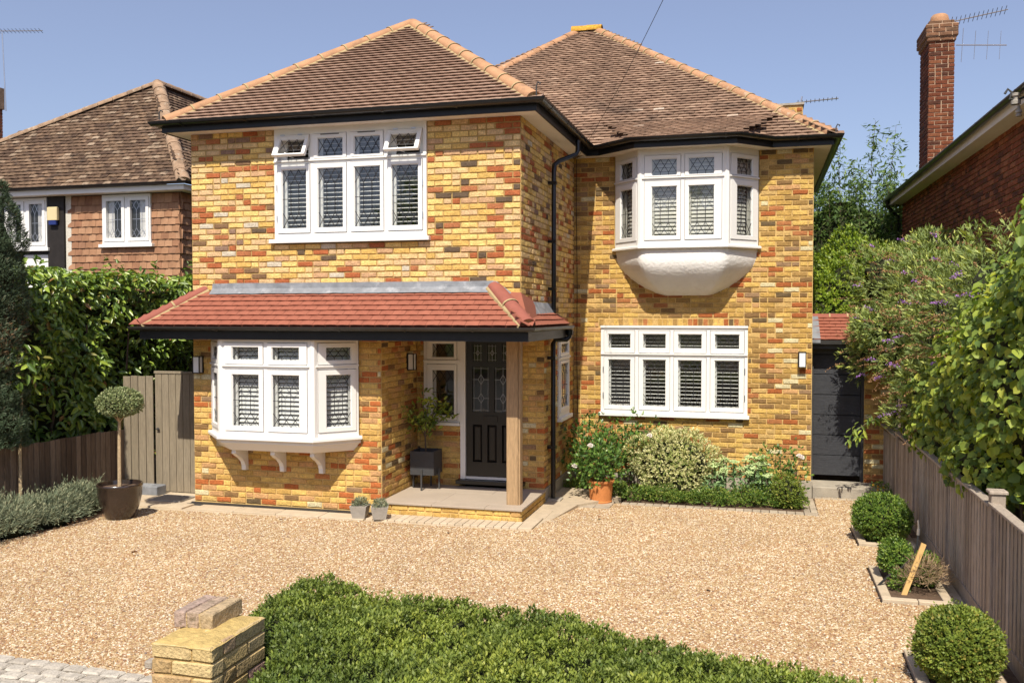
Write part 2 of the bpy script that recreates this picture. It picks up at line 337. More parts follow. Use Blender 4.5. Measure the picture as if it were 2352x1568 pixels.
def brick_templates(L=.215, Hh=.065, n=12, jit=.0034):
    out = []
    for t in range(n):
        rr = random.Random(t*13+5)
        pts = [(-L/2, -Hh/2), (-L/6, -Hh/2), (L/6, -Hh/2), (L/2, -Hh/2), (L/2, 0), (L/2, Hh/2), (L/6, Hh/2), (-L/6, Hh/2), (-L/2, Hh/2), (-L/2, 0)]
        pts = [(x+rr.uniform(-jit, jit), z+rr.uniform(-jit, jit)) for x, z in pts]
        f = rr.uniform(-.001, .0025)
        V = [(x, .004, z) for x, z in pts]+[(x, -.006-f, z) for x, z in pts]
        for x, z in pts: V.append((x-math.copysign(.004, x) if abs(x) > L/2.2 else x, -.0105-f+rr.uniform(-.0015, .0015), z-math.copysign(.004, z) if abs(z) > .01 else z))
        V.append((0, -.0115-f, 0)); F = []
        for k in range(10): k2 = (k+1) % 10; F += [(k, k2, 10+k2, 10+k), (10+k, 10+k2, 20+k2, 20+k), (20+k, 20+k2, 30)]
        out.append((np.array(V), F))
    return out
BT = brick_templates()
def frame(O, U, N):
    U = np.array(U, float); Y = -np.array(N, float); Z = np.array((0, 0, 1.))
    M = np.eye(4); M[:3, 0] = U; M[:3, 1] = Y; M[:3, 2] = Z; M[:3, 3] = O; return M
def Mm(M): return Matrix(M.tolist())
def lay_bricks(items, F, width, z0, z1, openings, parent, ph=0., zb=0., corner=True):
    """F: frame whose origin sits at the wall's left edge, z=0. Bricks proud of the mortar at local y=0."""
    k0 = int(math.floor((z0-zb)/.075+.5)); k1 = int(math.floor((z1-zb)/.075+.5))
    for k in range(k0, k1):
        zc = zb+(k+.5)*.075
        spans = [(0., width)]
        for (a, b, c, d) in openings:
            if c-.02 < zc < d+.02:
                ns = []
                for (s0, s1) in spans:
                    if b <= s0 or a >= s1: ns.append((s0, s1)); continue
                    if a > s0: ns.append((s0, a))
                    if b < s1: ns.append((b, s1))
                spans = ns
        off = (.1125 if k % 2 else 0)+ph
        for (s0, s1) in spans:
            u = math.floor((s0-off)/.225)*.225+off
            while u < s1:
                a = max(u, s0); b = min(u+.225, s1); parts = [(a, b)]
                if b-a > .2 and R_.random() < .10: parts = [(a, (a+b)/2), ((a+b)/2, b)]
                for (a, b) in parts:
                    if b-a > .035:
                        L = b-a-R_.uniform(.012, .017)
                        M = F.copy(); c = F@np.array([(a+b)/2+R_.uniform(-.0015, .0015), R_.uniform(-.001, .001), zc+R_.uniform(-.0015, .0015), 1.])
                        M[:3, 3] = c[:3]
                        M[:3, 0] = F[:3, 0]*(L/.215)*R_.uniform(.985, 1.0)
                        M[:3, 2] = F[:3, 2]*R_.uniform(.87, .97)
                        items.append((M, R_.random()*.999, parent))
                u += .225
def wall_core(mb, F, width, z0, z1, openings, th=.2):
    M = Mm(F); us = sorted({0., width, *[min(max(o[0], 0), width) for o in openings], *[min(max(o[1], 0), width) for o in openings]})
    zs = sorted({z0, z1, *[min(max(o[2], z0), z1) for o in openings], *[min(max(o[3], z0), z1) for o in openings]})
    for i in range(len(us)-1):
        for j in range(len(zs)-1):
            uc, zc = (us[i]+us[i+1])/2, (zs[j]+zs[j+1])/2
            if any(a < uc < b and c < zc < d for a, b, c, d in openings): continue
            mb.box(us[i], us[i+1], 0, th, zs[j], zs[j+1], M)

# ------------------------------------------------------------------ ground and setting
gp = [(-60, -60), (60, -60), (60, 60), (-60, 60)]
mb = MB(); xs = [-80, 80]; ys = [-80, 0, 10, 80]
for i in range(3):
    mb.add([(-80, ys[i], gz(ys[i])-.03), (80, ys[i], gz(ys[i])-.03), (80, ys[i+1], gz(ys[i+1])-.03), (-80, ys[i+1], gz(ys[i+1])-.03)], [(0, 1, 2, 3)])
tag(mb.build('ground', m_soil), kind='structure')
mb = MB(); mb.box(-40, 40, -20, -9.5, -.2, -.01); tag(mb.build('road', m_asph), kind='structure')
# gravel: a bed with relief plus real stones
def gravelmat():
    m = bpy.data.materials.new('gravel_bed'); m.use_nodes = True; n = m.node_tree.nodes; l = m.node_tree.links; b = n['Principled BSDF']
    b.inputs['Roughness'].default_value = .9; b.inputs['Specular IOR Level'].default_value = .2
    geo = n.new('ShaderNodeNewGeometry'); v = n.new('ShaderNodeTexVoronoi'); v.inputs['Scale'].default_value = 70; l.new(geo.outputs['Position'], v.inputs['Vector'])
    cr = n.new('ShaderNodeValToRGB'); sp = n.new('ShaderNodeSeparateColor'); l.new(v.outputs['Color'], sp.inputs[0]); l.new(sp.outputs[0], cr.inputs[0])
    e = cr.color_ramp.elements; e[0].color = (.16, .09, .055, 1); e[1].color = (.66, .54, .40, 1)
    for p, c in ((.25, (.30, .16, .08)), (.5, (.44, .26, .13)), (.8, (.54, .38, .22))): q = e.new(p); q.color = (*c, 1)
    l.new(cr.outputs[0], b.inputs['Base Color'])
    bp = n.new('ShaderNodeBump'); bp.inputs['Strength'].default_value = 1; bp.inputs['Distance'].default_value = .012; bp.invert = True
    l.new(v.outputs['Distance'], bp.inputs['Height']); l.new(bp.outputs[0], b.inputs['Normal']); return m
m_gravelbed = gravelmat()
PALS = [(0, (.16, .13, .12)), (.06, (.27, .14, .08)), (.2, (.34, .195, .10)), (.4, (.385, .262, .128)), (.6, (.435, .322, .178)), (.8, (.525, .42, .27)), (1, (.74, .66, .54))]
m_stone = mat('gravel_stone', pal=PALS, rough=.8, var=.09, vs=.9, var2=.14, vs2=120, src='INSTANCER', spec=.25)
gpoly = [(-5.9, -9.4), (-5.75, -3.2), (-5.3, -2.0), (-5.15, -.6), (-4.5, -.52), (-2.2, -.46), (.22, -.42), (.32, .5), (.46, 1.24), (.95, 1.75), (3.58, 1.58), (3.6, 3.0), (3.72, 3.2), (4.45, 3.2), (4.47, .9), (3.88, .9), (3.88, -.14), (4.50, -.14), (4.50, -1.03), (3.88, -1.03), (3.88, -2.20), (4.50, -2.20), (4.50, -3.43), (3.88, -3.43), (3.88, -4.52), (4.5, -4.52), (4.5, -9.4)]
def triangulate_sheet(poly, step=.5):
    mbx = MB(); pv = [(x, y, gz(y)) for x, y in poly]; mbx.add(pv, [tuple(range(len(pv)))]); return mbx
gb = MB(); yb_ = [-9.4, 0., 3.2]
def clip(poly, y0, y1):
    def half(p, f):
        out = []
        for i in range(len(p)):
            a, b = p[i], p[(i+1) % len(p)]; fa, fb = f(a), f(b)
            if fa >= 0: out.append(a)
            if fa*fb < 0: t = fa/(fa-fb); out.append((a[0]+t*(b[0]-a[0]), a[1]+t*(b[1]-a[1])))
        return out
    return half(half(poly, lambda q: q[1]-y0), lambda q: y1-q[1])
for y0, y1 in ((-9.4, 0), (0, 3.2)):
    pl = clip(gpoly, y0, y1); gb.add([(x, y, gz(y)-.008) for x, y in pl], [tuple(range(len(pl)))])
gravel = tag(gb.build('gravel', m_gravelbed), 'golden pea gravel drive in front of the brick house', 'gravel', kind='stuff')
ng = bpy.data.node_groups.new('scatter_stones', 'GeometryNodeTree')
ng.interface.new_socket('Geometry', in_out='INPUT', socket_type='NodeSocketGeometry'); ng.interface.new_socket('Geometry', in_out='OUTPUT', socket_type='NodeSocketGeometry')
N_ = ng.nodes; L_ = ng.links; gi = N_.new('NodeGroupInput'); go = N_.new('NodeGroupOutput')
dp = N_.new('GeometryNodeDistributePointsOnFaces'); dp.inputs['Density'].default_value = 5200; dp.inputs['Seed'].default_value = 3
ico = N_.new('GeometryNodeMeshIcoSphere'); ico.inputs['Radius'].default_value = .0088; ico.inputs['Subdivisions'].default_value = 2
spn = N_.new('GeometryNodeSetPosition'); nzt = N_.new('ShaderNodeTexNoise'); nzt.inputs['Scale'].default_value = 110; nzt.inputs['Detail'].default_value = 0
sub = N_.new('ShaderNodeVectorMath'); sub.operation = 'SUBTRACT'; sub.inputs[1].default_value = (.5, .5, .5); scl = N_.new('ShaderNodeVectorMath'); scl.operation = 'SCALE'; scl.inputs[3].default_value = .012
L_.new(nzt.outputs['Color'], sub.inputs[0]); L_.new(sub.outputs[0], scl.inputs[0]); L_.new(ico.outputs[0], spn.inputs[0]); L_.new(scl.outputs[0], spn.inputs['Offset'])
sm = N_.new('GeometryNodeSetMaterial'); sm.inputs[2].default_value = m_stone; L_.new(spn.outputs[0], sm.inputs[0])
iop = N_.new('GeometryNodeInstanceOnPoints'); L_.new(gi.outputs[0], dp.inputs[0]); L_.new(dp.outputs[0], iop.inputs[0]); L_.new(sm.outputs[0], iop.inputs['Instance'])
rr = N_.new('FunctionNodeRandomValue'); rr.data_type = 'FLOAT_VECTOR'; rr.inputs[0].default_value = (-.35, -.35, 0); rr.inputs[1].default_value = (.35, .35, 6.28); L_.new(rr.outputs[0], iop.inputs['Rotation'])
rs = N_.new('FunctionNodeRandomValue'); rs.data_type = 'FLOAT_VECTOR'; rs.inputs[0].default_value = (.6, .5, .35); rs.inputs[1].default_value = (1.6, 1.15, .8); rs.inputs['Seed'].default_value = 5; L_.new(rs.outputs[0], iop.inputs['Scale'])
sna = N_.new('GeometryNodeStoreNamedAttribute'); sna.data_type = 'FLOAT'; sna.domain = 'INSTANCE'; sna.inputs['Name'].default_value = 'rnd'
rc = N_.new('FunctionNodeRandomValue'); rc.data_type = 'FLOAT'; rc.inputs['Seed'].default_value = 9; L_.new(rc.outputs[1], sna.inputs['Value']); L_.new(iop.outputs[0], sna.inputs[0])
jn = N_.new('GeometryNodeJoinGeometry'); L_.new(sna.outputs[0], jn.inputs[0]); L_.new(gi.outputs[0], jn.inputs[0]); L_.new(jn.outputs[0], go.inputs[0])
md = gravel.modifiers.new('stones', 'NODES'); md.node_group = ng

def pavers(name, parent, rects, mt, top=.0, th=.05, gap=.004, b=.004, nm='paver'):
    for (x0, x1, y0, y1) in rects:
        q = MB(); z = gz((y0+y1)/2)+top; q.bbox(x0+gap, x1-gap, y0+gap, y1-gap, z-th, z+R_.uniform(-.0015, .0015), b, r=R_.random()); q.build(nm, mt, parent)
# stone border round the porch and the front wall
pv = MB(); pv.prism([(-5.95, -.45), (-4.5, -.52), (.22, -.46), (.25, -.30), (.47, 1.23), (.95, 1.9), (.95, 2.3), (-.0, 2.4), (-5.95, .55)], -.12, -.012)
path = tag(pv.build('path', m_pave), kind='structure')
rc_ = []
x = -4.35
while x < -.01:
    rc_.append((x, min(x+.61, .22), -.44 if x < -1.9 else -.36, -.165 if x < -1.88 else -.055)); x += .61
x = -1.9
rc2 = [r for r in rc_ if r[1] < -1.8]
x = -1.91
while x < .05: rc2.append((x, x+.098, -.38, -.055)); x += .098
rc2 += [(.05, .23, -.38, .25), (.05, .24, .25, .75), (.05, .26, .75, 1.25)]
pavers('p', path, rc2, m_pave, .012)
rc3 = []
for j in range(5):
    for i in range(4):
        if i*.2+.05 < .95: rc3.append((.05+i*.21, .26+i*.21, 1.25+j*.21, 1.46+j*.21))
pavers('p', path, rc3, m_paver, .008)
# flags in front of the gate
rc4 = [(-5.25+i*.45, -4.8+i*.45, -.12+j*.3, .18+j*.3) for i in range(1) for j in range(2)]+[(-5.9, -5.25, -.12, .2), (-5.9, -5.25, .2, .52), (-4.8, -4.62, -.12, .48), (-5.25, -4.5, -.44, -.12)]
pavers('p', path, rc4, m_pave, .010)
# drain channel along the wall
dr = thing('channel_drain', 'long dark slotted channel drain at the foot of the bay window wall', 'drain', (-3.3, -.1, 0))
q = MB(); q.box(-4.62, -1.9, -.155, -.13, -.03, .012); q.box(-4.62, -1.9, -.05, -.025, -.03, .012); q.build('channel', m_grate, dr)
q = MB()
for i in range(90): q.box(-4.6+i*.03, -4.585+i*.03, -.13, -.05, -.01, .009)
tag(q.build('grate_bars', m_grate, dr), kind='stuff')
gr = thing('drain_cover', 'square grey grated drain cover in the paving before the side gate', 'drain cover', (-5.0, .1, 0))
q = MB()
for i in range(14): q.box(-5.24+i*.036, -5.222+i*.036, -.10, .22, -.0, .022)
q.box(-5.26, -4.75, -.12, -.10, 0, .024); q.box(-5.26, -4.75, .22, .24, 0, .024); q.build('grate', m_greypot, gr)
# flower bed edging
fb = MB(); fb.prism([(.02, 2.05), (.92, 2.2), (1.0, 1.85), (3.4, 1.80), (3.42, 3.23), (.02, 3.23)], -.2, -.075)
bed = tag(fb.build('flower_bed', m_soil), kind='structure')
rb = []; x = .98
while x < 3.40: rb.append((x, x+.11, 1.60+.02*(3.4-x)/2.4, 1.80+.02*(3.4-x)/2.4)); x += .11
for k in range(7): rb.append((3.40, 3.49, 1.6+k*.2, 1.8+k*.2)); rb.append((3.49, 3.58, 1.6+k*.2, 1.8+k*.2))
for k in range(9): rb.append((3.60+k*.11, 3.71+k*.11, 3.02, 3.14))
pavers('p', bed, rb, m_paver, .0)
# setts at the drive mouth
sb = MB(); sb.prism([(-9, -9.4), (-9, -5.0), (-3.0, -5.30), (-1.3, -5.50), (0, -5.75), (0, -9.4)], -.1, -.004); apron = tag(sb.build('driveway_apron', m_conc), kind='structure')
st_items = []
stT = []
for t in range(6):
    rr_ = random.Random(t); q = MB(); q.bbox(-.075, .075, -.05, .05, -.02, .02, .010)
    V = np.array(q.v); V += np.array([[rr_.uniform(-.006, .006), rr_.uniform(-.006, .006), rr_.uniform(-.003, .003)] for _ in V]); stT.append((V, q.f))
for j in range(22):
    for i in range(40):
        xx = -5.2+i*.165+(j % 2)*.08; yy = -5.33-.035*(xx+2)*1-.115*j
        if xx > -.2: continue
        M = np.eye(4); a = R_.uniform(-.05, .05)-.04; M[0, 0] = math.cos(a); M[0, 1] = -math.sin(a); M[1, 0] = math.sin(a); M[1, 1] = math.cos(a)
        M[:3, 3] = (xx+R_.uniform(-.006, .006), yy-.06, .004+R_.uniform(-.003, .003)); st_items.append((M, R_.random()*.99, apron))
pieces(st_items, stT, m_sett, 'sett', 'sett_paving', apron, tkey='sett')

# ------------------------------------------------------------------ the house
house = thing('brick_house', 'two storey yellow stock brick house with brown hipped roofs and white leaded windows', 'house', (0, 0, 0))
bricksY, bricksM, bricksG = [], [], []
# left wing, upper front
Ff = frame((-W1, .008, 0), (1, 0, 0), (0, -1, 0))
op_f = [(-3.335+W1, -1.215+W1, 3.47, 5.2)]
q = MB(); wall_core(q, Ff, W1, 2.26, H+.05, op_f); wf = q.build('wall', m_moY, house)
lay_bricks(bricksY, Ff, W1, 2.3, H+.03, op_f, wf, 0, .02)
# left wing, ground front (bay opening, recess to the right)
op_g = [(-4.285+W1, -2.162+W1, .98, 2.3)]
q = MB(); wall_core(q, Ff, W1-1.85, -.1, 2.26, op_g); wg = q.build('wall', m_moM, house)
lay_bricks(bricksG, Ff, W1-1.85, 0, 2.24, op_g, wg, .1125, .02)
# left flank
Fl = frame((-W1+.008, D1+3, 0), (0, -1, 0), (-1, 0, 0))
q = MB(); wall_core(q, Fl, D1+2.79, -.1, H+.05, []); wl = q.build('wall', m_moY, house)
lay_bricks(bricksY, frame((-W1+.008, .008, 0), (0, -1, 0), (-1, 0, 0)), .0, 0, 1, [], wl)
# upper right flank of left wing x=0
Fs = frame((-.008, 0.008, 0), (0, 1, 0), (1, 0, 0))
q = MB(); wall_core(q, frame((-.008, .21, 0), (0, 1, 0), (1, 0, 0)), D1-.21, 2.26, H+.05, []); ws = q.build('wall', m_moY, house)
lay_bricks(bricksY, Fs, D1, 2.3, H+.03, [], ws, .1125, .02)
# ground flank x=0 from YB with the slim window
op_s = [(2.09-YB, 2.83-YB, 1.0, 2.16)]
Fs2 = frame((-.008, YB, 0), (0, 1, 0), (1, 0, 0))
q = MB(); wall_core(q, frame((-.008, YB+.209, 0), (0, 1, 0), (1, 0, 0)), D1-YB-.209, -.2, 2.26, [(a-.209, b-.209, c, d) for a, b, c, d in op_s]); ws2 = q.build('wall', m_moM, house)
lay_bricks(bricksG, Fs2, D1-YB, .17, 2.24, op_s, ws2, 0, .02)
q = MB(); q.box(-.02, .012, YB+.03, D1, -.2, .165); q.build('plinth', m_conc, house)
# recess: left return (x=-1.85, facing +x) and back wall y=YB
Fr = frame((-1.858, .008, 0), (0, 1, 0), (1, 0, 0))
q = MB(); wall_core(q, frame((-1.858, .21, 0), (0, 1, 0), (1, 0, 0)), YB-.0, -.1, 2.26, []); wr = q.build('wall', m_moM, house)
lay_bricks(bricksG, Fr, YB, .10, 2.24, [], wr, 0, .02)
Fb = frame((-1.85, YB+.008, 0), (1, 0, 0), (0, -1, 0))
op_b = [(-1.74+1.85, -1.18+1.85, 1.0, 2.3), (-1.2+1.85, -.315+1.85, .1, 2.3)]
q = MB(); wall_core(q, Fb, 1.842, -.1, 2.26, op_b); wb_ = q.build('wall', m_moM, house)
lay_bricks(bricksG, Fb, 1.85, .10, 2.24, op_b, wb_, .05, .02)
# right wing
Fw = frame((0, D1+.008, 0), (1, 0, 0), (0, -1, 0))
op_w = [(.435, 2.645, .98, 2.375), (.645, 2.79, 3.52, 5.2)]
q = MB(); wall_core(q, Fw, W2, -.25, H+.05, op_w); ww = q.build('wall', m_moM, house)
SOL = [(.40, 2.68, 2.375, 2.475)]
lay_bricks(bricksM, Fw, W2, .10, H+.03, op_w+SOL, ww, 0, .02)
for i in range(30):     # soldier course over the ground floor window
    M = Fw.copy(); c = Fw@np.array([.44+i*.0755, 0, 2.428, 1.]); M[:3, 3] = c[:3]; M[:3, 0] = np.array((0, 0, 1.))*.44; M[:3, 2] = -np.array((1., 0, 0))*.98
    bricksM.append((M, R_.random()*.999, ww))
q = MB(); q.box(0.02, W2+.012, D1-.014, D1+.1, -.25, .095); q.build('plinth', m_conc, house)
Fe = frame((W2-.008, D1+.008, 0), (0, 1, 0), (1, 0, 0))
q = MB(); wall_core(q, frame((W2-.008, D1+.21, 0), (0, 1, 0), (1, 0, 0)), 8, -.25, H+.05, []); q.build('wall', m_moM, house)
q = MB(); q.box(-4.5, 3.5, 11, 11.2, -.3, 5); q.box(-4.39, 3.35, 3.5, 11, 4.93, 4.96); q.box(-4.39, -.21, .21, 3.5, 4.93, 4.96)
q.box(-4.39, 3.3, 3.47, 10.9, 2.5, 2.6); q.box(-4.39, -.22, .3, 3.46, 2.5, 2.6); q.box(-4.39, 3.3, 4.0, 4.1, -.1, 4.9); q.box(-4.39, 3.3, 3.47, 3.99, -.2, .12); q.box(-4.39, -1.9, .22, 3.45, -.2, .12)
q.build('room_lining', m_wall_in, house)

# ------------------------------------------------------------------ windows
slat_me = {}
def slat_mesh(mt):
    if mt.name not in slat_me:
        q = MB(); w_ = .0305; pr = [(-w_, 0), (-w_*.6, .0045), (0, .006), (w_*.6, .0045), (w_, 0), (w_*.6, -.0045), (0, -.006), (-w_*.6, -.0045)]
        vs = [(-.5, a, b) for a, b in pr]+[(.5, a, b) for a, b in pr]; fs = [tuple(range(8)), tuple(range(15, 7, -1))]+[(i, 8+i, 8+(i+1) % 8, (i+1) % 8) for i in range(8)]
        me = bpy.data.meshes.new('slat'); me.from_pydata(vs, [], fs); me.materials.append(mt); slat_me[mt.name] = me
    return slat_me[mt.name]
def child(mbx, name, mt, parent, smooth=False): return mbx.build(name, mt, parent, smooth)
def ring(q, a, b, c, d, ga, gb, gc, gd, y0, y1, M):
    q.box(a, ga, y0, y1, c, d, M); q.box(gb, b, y0, y1, c, d, M); q.box(ga, gb, y0, y1, c, gc, M); q.box(ga, gb, y0, y1, gd, d, M)
def strip(q, p0, p1, M, y=-.004, wd=.0075, t=.0035):
    (a, b), (c, d) = p0, p1; L = math.hypot(c-a, d-b); nx, nz = -(d-b)/L*wd/2, (c-a)/L*wd/2
    vs = [(a+nx, y-t, b+nz), (a-nx, y-t, b-nz), (c-nx, y-t, d-nz), (c+nx, y-t, d+nz), (a+nx, y, b+nz), (a-nx, y, b-nz), (c-nx, y, d-nz), (c+nx, y, d+nz)]
    q.add(vs, [(0, 1, 2, 3), (0, 4, 5, 1), (2, 6, 7, 3), (1, 5, 6, 2), (3, 7, 4, 0)], 0, M)
def leading(q, M, a, b, c, d, kind, y):
    W = b-a
    def P(u, v): return (a+u*W, c+v*(d-c))
    def zig(v0, v1):
        for (u0, w0), (u1, w1) in (((0, 0), (1/3, 1)), ((1/3, 1), (2/3, 0)), ((2/3, 0), (1, 1)), ((0, 1), (1/3, 0)), ((1/3, 0), (2/3, 1)), ((2/3, 1), (1, 0))):
            strip(q, P(u0, v0+(v1-v0)*w0), P(u1, v0+(v1-v0)*w1), M, y)
    if kind == 'top':
        zig(.18, 1.); strip(q, P(1/3, 0), P(1/3, .18), M, y); strip(q, P(2/3, 0), P(2/3, .18), M, y)
    else:
        zig(.74, 1.); zig(0, .26)
        for u in (1/3, 2/3): strip(q, P(u, .26), P(u, .74), M, y)
        strip(q, P(0, .5), P(1, .5), M, y)
def win_face(M, part, fr, U0, U1, W0, W1_, lights, top, bot, wt, pal=m_slat, tilt=5, stile=.06, slats=True, opened=(), mul=.05, edge=(.045, .045), hing=(), band=True, slatfrom=0, glassy=.022, leads=True, rail=(.055, .06)):
    """M places local x along the face, local y into the wall, z up. Frame goes into fr; sashes, panes, slats become children of part."""
    n = len(lights); bnd = [U0+edge[0]]
    for i in range(n-1): bnd += [(lights[i][1]+lights[i+1][0])/2-mul/2, (lights[i][1]+lights[i+1][0])/2+mul/2]
    bnd.append(U1-edge[1])
    y0, y1 = -.022, .06
    fr.box(U0, bnd[0], y0, y1, W0, W1_, M); fr.box(bnd[-1], U1, y0, y1, W0, W1_, M)
    for i in range(n-1): fr.box(bnd[2*i+1], bnd[2*i+2], y0, y1, W0, W1_, M)
    for i in range(n):
        a, b = bnd[2*i], bnd[2*i+1]
        fr.box(a, b, y0, y1, W0, bot[0]-rail[1], M); fr.box(a, b, y0, y1, wt-.028, wt+.028, M); fr.box(a, b, y0, y1, top[1]+rail[0], W1_, M)
    if band: fr.box(U0+.001, U1-.001, -.045, y0-.0005, wt+.004, wt+.026, M)
    for i, (ga, gb) in enumerate(lights):
        a, b = bnd[2*i]+.0065, bnd[2*i+1]-.0065
        for kind, (gc, gd), (c, d) in (('bot', bot, (bot[0]-rail[1]+.0065, wt-.0345)), ('top', top, (wt+.0345, top[1]+rail[0]-.0065))):
            MM = M
            if kind == 'top' and i in opened:
                MM = M @ Matrix.Translation((0, -.03, d)) @ Matrix.Rotation(rad(-29), 4, 'X') @ Matrix.Translation((0, .03, -d))
            q = MB(); ring(q, a, b, c, d, ga, gb, gc, gd, -.034, .012, MM)
            ring(q, ga-.0005, gb+.0005, gc-.0005, gd+.0005, ga+.009, gb-.009, gc+.009, gd-.009, -.022, .006, MM)
            child(q, 'casement', m_white, part)
            q = MB(); q.add([(ga, -.010, gc), (gb, -.010, gc), (gb, -.010, gd), (ga, -.010, gd), (ga, -.004, gc), (gb, -.004, gc), (gb, -.004, gd), (ga, -.004, gd)], [(0, 1, 2, 3), (5, 4, 7, 6)], 0, MM); child(q, 'pane', m_glass, part)
            if leads: q = MB(); leading(q, MM, ga+.009, gb-.009, gc+.009, gd-.009, kind, -.0112); child(q, 'leading', m_lead, part)
        q = MB(); q.box(a-.01, ga+.035, .05, .075, bot[0]-.03, top[1]+.03, M); q.box(gb-.01, b+.01, .05, .075, bot[0]-.03, top[1]+.03, M); child(q, 'shutter_stile', pal, part)
        if slats:
            z = bot[0]+.01; me = slat_mesh(pal)
            while z < top[1]:
                o = bpy.data.objects.new('slat', me); COL.objects.link(o); adopt(o, part)
                o.matrix_basis = M @ Matrix.Translation(((ga+.035+gb-.01)/2, .075+.028, z)) @ Matrix.Rotation(rad(tilt), 4, 'X') @ Matrix.Diagonal((gb-.01-ga-.035, 1, 1, 1)); z += .0575
    for (u, z) in hing:
        q = MB(); q.box(u-.006, u+.006, -.042, -.034, z-.04, z+.04, M); child(q, 'hinge', m_alu, part)
# upper left window
part = MB(); M = Mm(frame((0, 0, 0), (1, 0, 0), (0, -1, 0)))
wul = bpy.data.objects.new('window', None)
def mkpart(name, draw, label=None):
    """create the part object first so children can be attached, then fill its mesh"""
    me = bpy.data.meshes.new(name); o = bpy.data.objects.new(name, me); COL.objects.link(o); adopt(o, house)
    if label: o['label'] = label
    q = MB(); draw(o, q)
    me.from_pydata(q.v, [], q.f); me.materials.append(m_white); return o
bpy.data.objects.remove(wul)
def d_ul(o, q):
    win_face(M, o, q, -3.335, -1.215, 3.53, H+.0, [(-3.226, -2.868), (-2.712, -2.35), (-2.198, -1.834), (-1.686, -1.319)], (4.583, 4.826), (3.665, 4.44), 4.53, tilt=9, opened=(0, 3), hing=[(-3.29, 4.2), (-3.29, 3.8), (-1.262, 4.2), (-1.262, 3.8)])
    s = MB(); s.bbox(-3.40, -1.17, -.075, .04, 3.482, 3.529, .006); child(s, 'sill', m_white, o)
    for (a, b) in ((-2.66, -2.40), (-2.14, -1.90)):
        s = MB(); s.box(a, b, -.04, -.035, 4.862, 4.872, M); child(s, 'trickle_vent', m_steel, o)
    for u in (-3.2, -2.95, -1.62, -1.38):
        s = MB(); s.box(u-.03, u+.03, -.048, -.034, 4.874, 4.886, M); child(s, 'hinge', m_alu, o)
    for u in (-3.05, -1.5):
        s = MB(); s.tube([(u, -.03, 4.585), (u-.05, -.14, 4.60), (u-.03, -.20, 4.62)], .004, 5); child(s, 'casement_stay', m_alu, o)
mkpart('window', d_ul, 'upper floor window of four leaded lights with two top casements open')
def d_lr(o, q):
    ML = Mm(frame((0, D1, 0), (1, 0, 0), (0, -1, 0)))
    win_face(ML, o, q, .437, 2.645, 1.035, 2.34, [(.55, .903), (1.084, 1.441), (1.614, 1.979), (2.161, 2.529)], (2.023, 2.248), (1.135, 1.855), 1.925, tilt=2, hing=[(.475, 1.7), (.475, 1.3), (2.607, 1.7), (2.607, 1.3)])
    q.box(.433, 2.649, D1-.045, D1+.05, 2.341, 2.374)
    s = MB(); s.bbox(.405, 2.675, D1-.085, D1+.04, .985, 1.034, .006); child(s, 'sill', m_white, o)
mkpart('window', d_lr, 'ground floor window of four leaded lights above the flower bed')
def d_side(o, q):
    MS = Mm(frame((0, 0, 0), (0, 1, 0), (1, 0, 0)))
    win_face(MS, o, q, 2.092, 2.828, 1.045, 2.16, [(2.2, 2.72)], (1.975, 2.12), (1.17, 1.83), 1.90, slats=False, rail=(.04, .06))
    s = MB(); s.bbox(-.02, .07, 2.06, 2.87, .995, 1.044, .006); child(s, 'sill', m_white, o)
    s = MB(); s.box(-.16, -.15, 2.1, 2.8, 1.05, 2.15); child(s, 'blind', m_slatg, o)
mkpart('window', d_side, 'slim leaded side window beside the downpipe')
def d_hall(o, q):
    MH = Mm(frame((0, YB, 0), (1, 0, 0), (0, -1, 0)))
    win_face(MH, o, q, -1.738, -1.197, 1.045, 2.255, [(-1.617, -1.283)], (1.946, 2.15), (1.134, 1.78), 1.885, slats=False)
    s = MB(); s.bbox(-1.76, -1.20, YB-.06, YB+.03, 1.0, 1.044, .006); child(s, 'sill', m_white, o)
mkpart('window', d_hall, 'narrow leaded hall window in the porch left of the front door')
# canted bays
def bay(o, q, yw, A, Bx, L, Rr, p, z0, z1, mid, side, top, bot, wt, tilt, pal, sidew=None):
    """plan (A,yw)-(L,yw-p)-(R,yw-p)-(B,yw)"""
    P = [Vector((A, yw)), Vector((L, yw-p)), Vector((Rr, yw-p)), Vector((Bx, yw))]
    for i, lights in ((0, side), (1, mid), (2, side)):
        a, b = P[i], P[i+1]; d = (b-a); W = d.length; d.normalize(); nrm = (d.y, -d.x, 0)
        F = frame((a.x, a.y, 0), (d.x, d.y, 0), nrm)
        li = [(W*f0, W*f1) for f0, f1 in lights]
        win_face(Mm(F), o, q, .028, W-.028, z0, z1, li, top, bot, wt, pal=pal, tilt=tilt, edge=(.03, .03), band=True)
    for i in (1, 2):   # corner posts
        q.tube([(P[i].x, P[i].y+.012, z0), (P[i].x, P[i].y+.012, z1)], .052, 8)
    s = MB(); s.prism([tuple(v) for v in P], z1-.001, z1+.05); child(s, 'bay_ceiling', m_soff, o)
    s = MB(); s.prism([(A+.05, yw+.02), (L+.03, yw-p+.08), (Rr-.03, yw-p+.08), (Bx-.05, yw+.02)], z0-.02, z0+.02); child(s, 'window_board', m_wall_in, o)
    return P
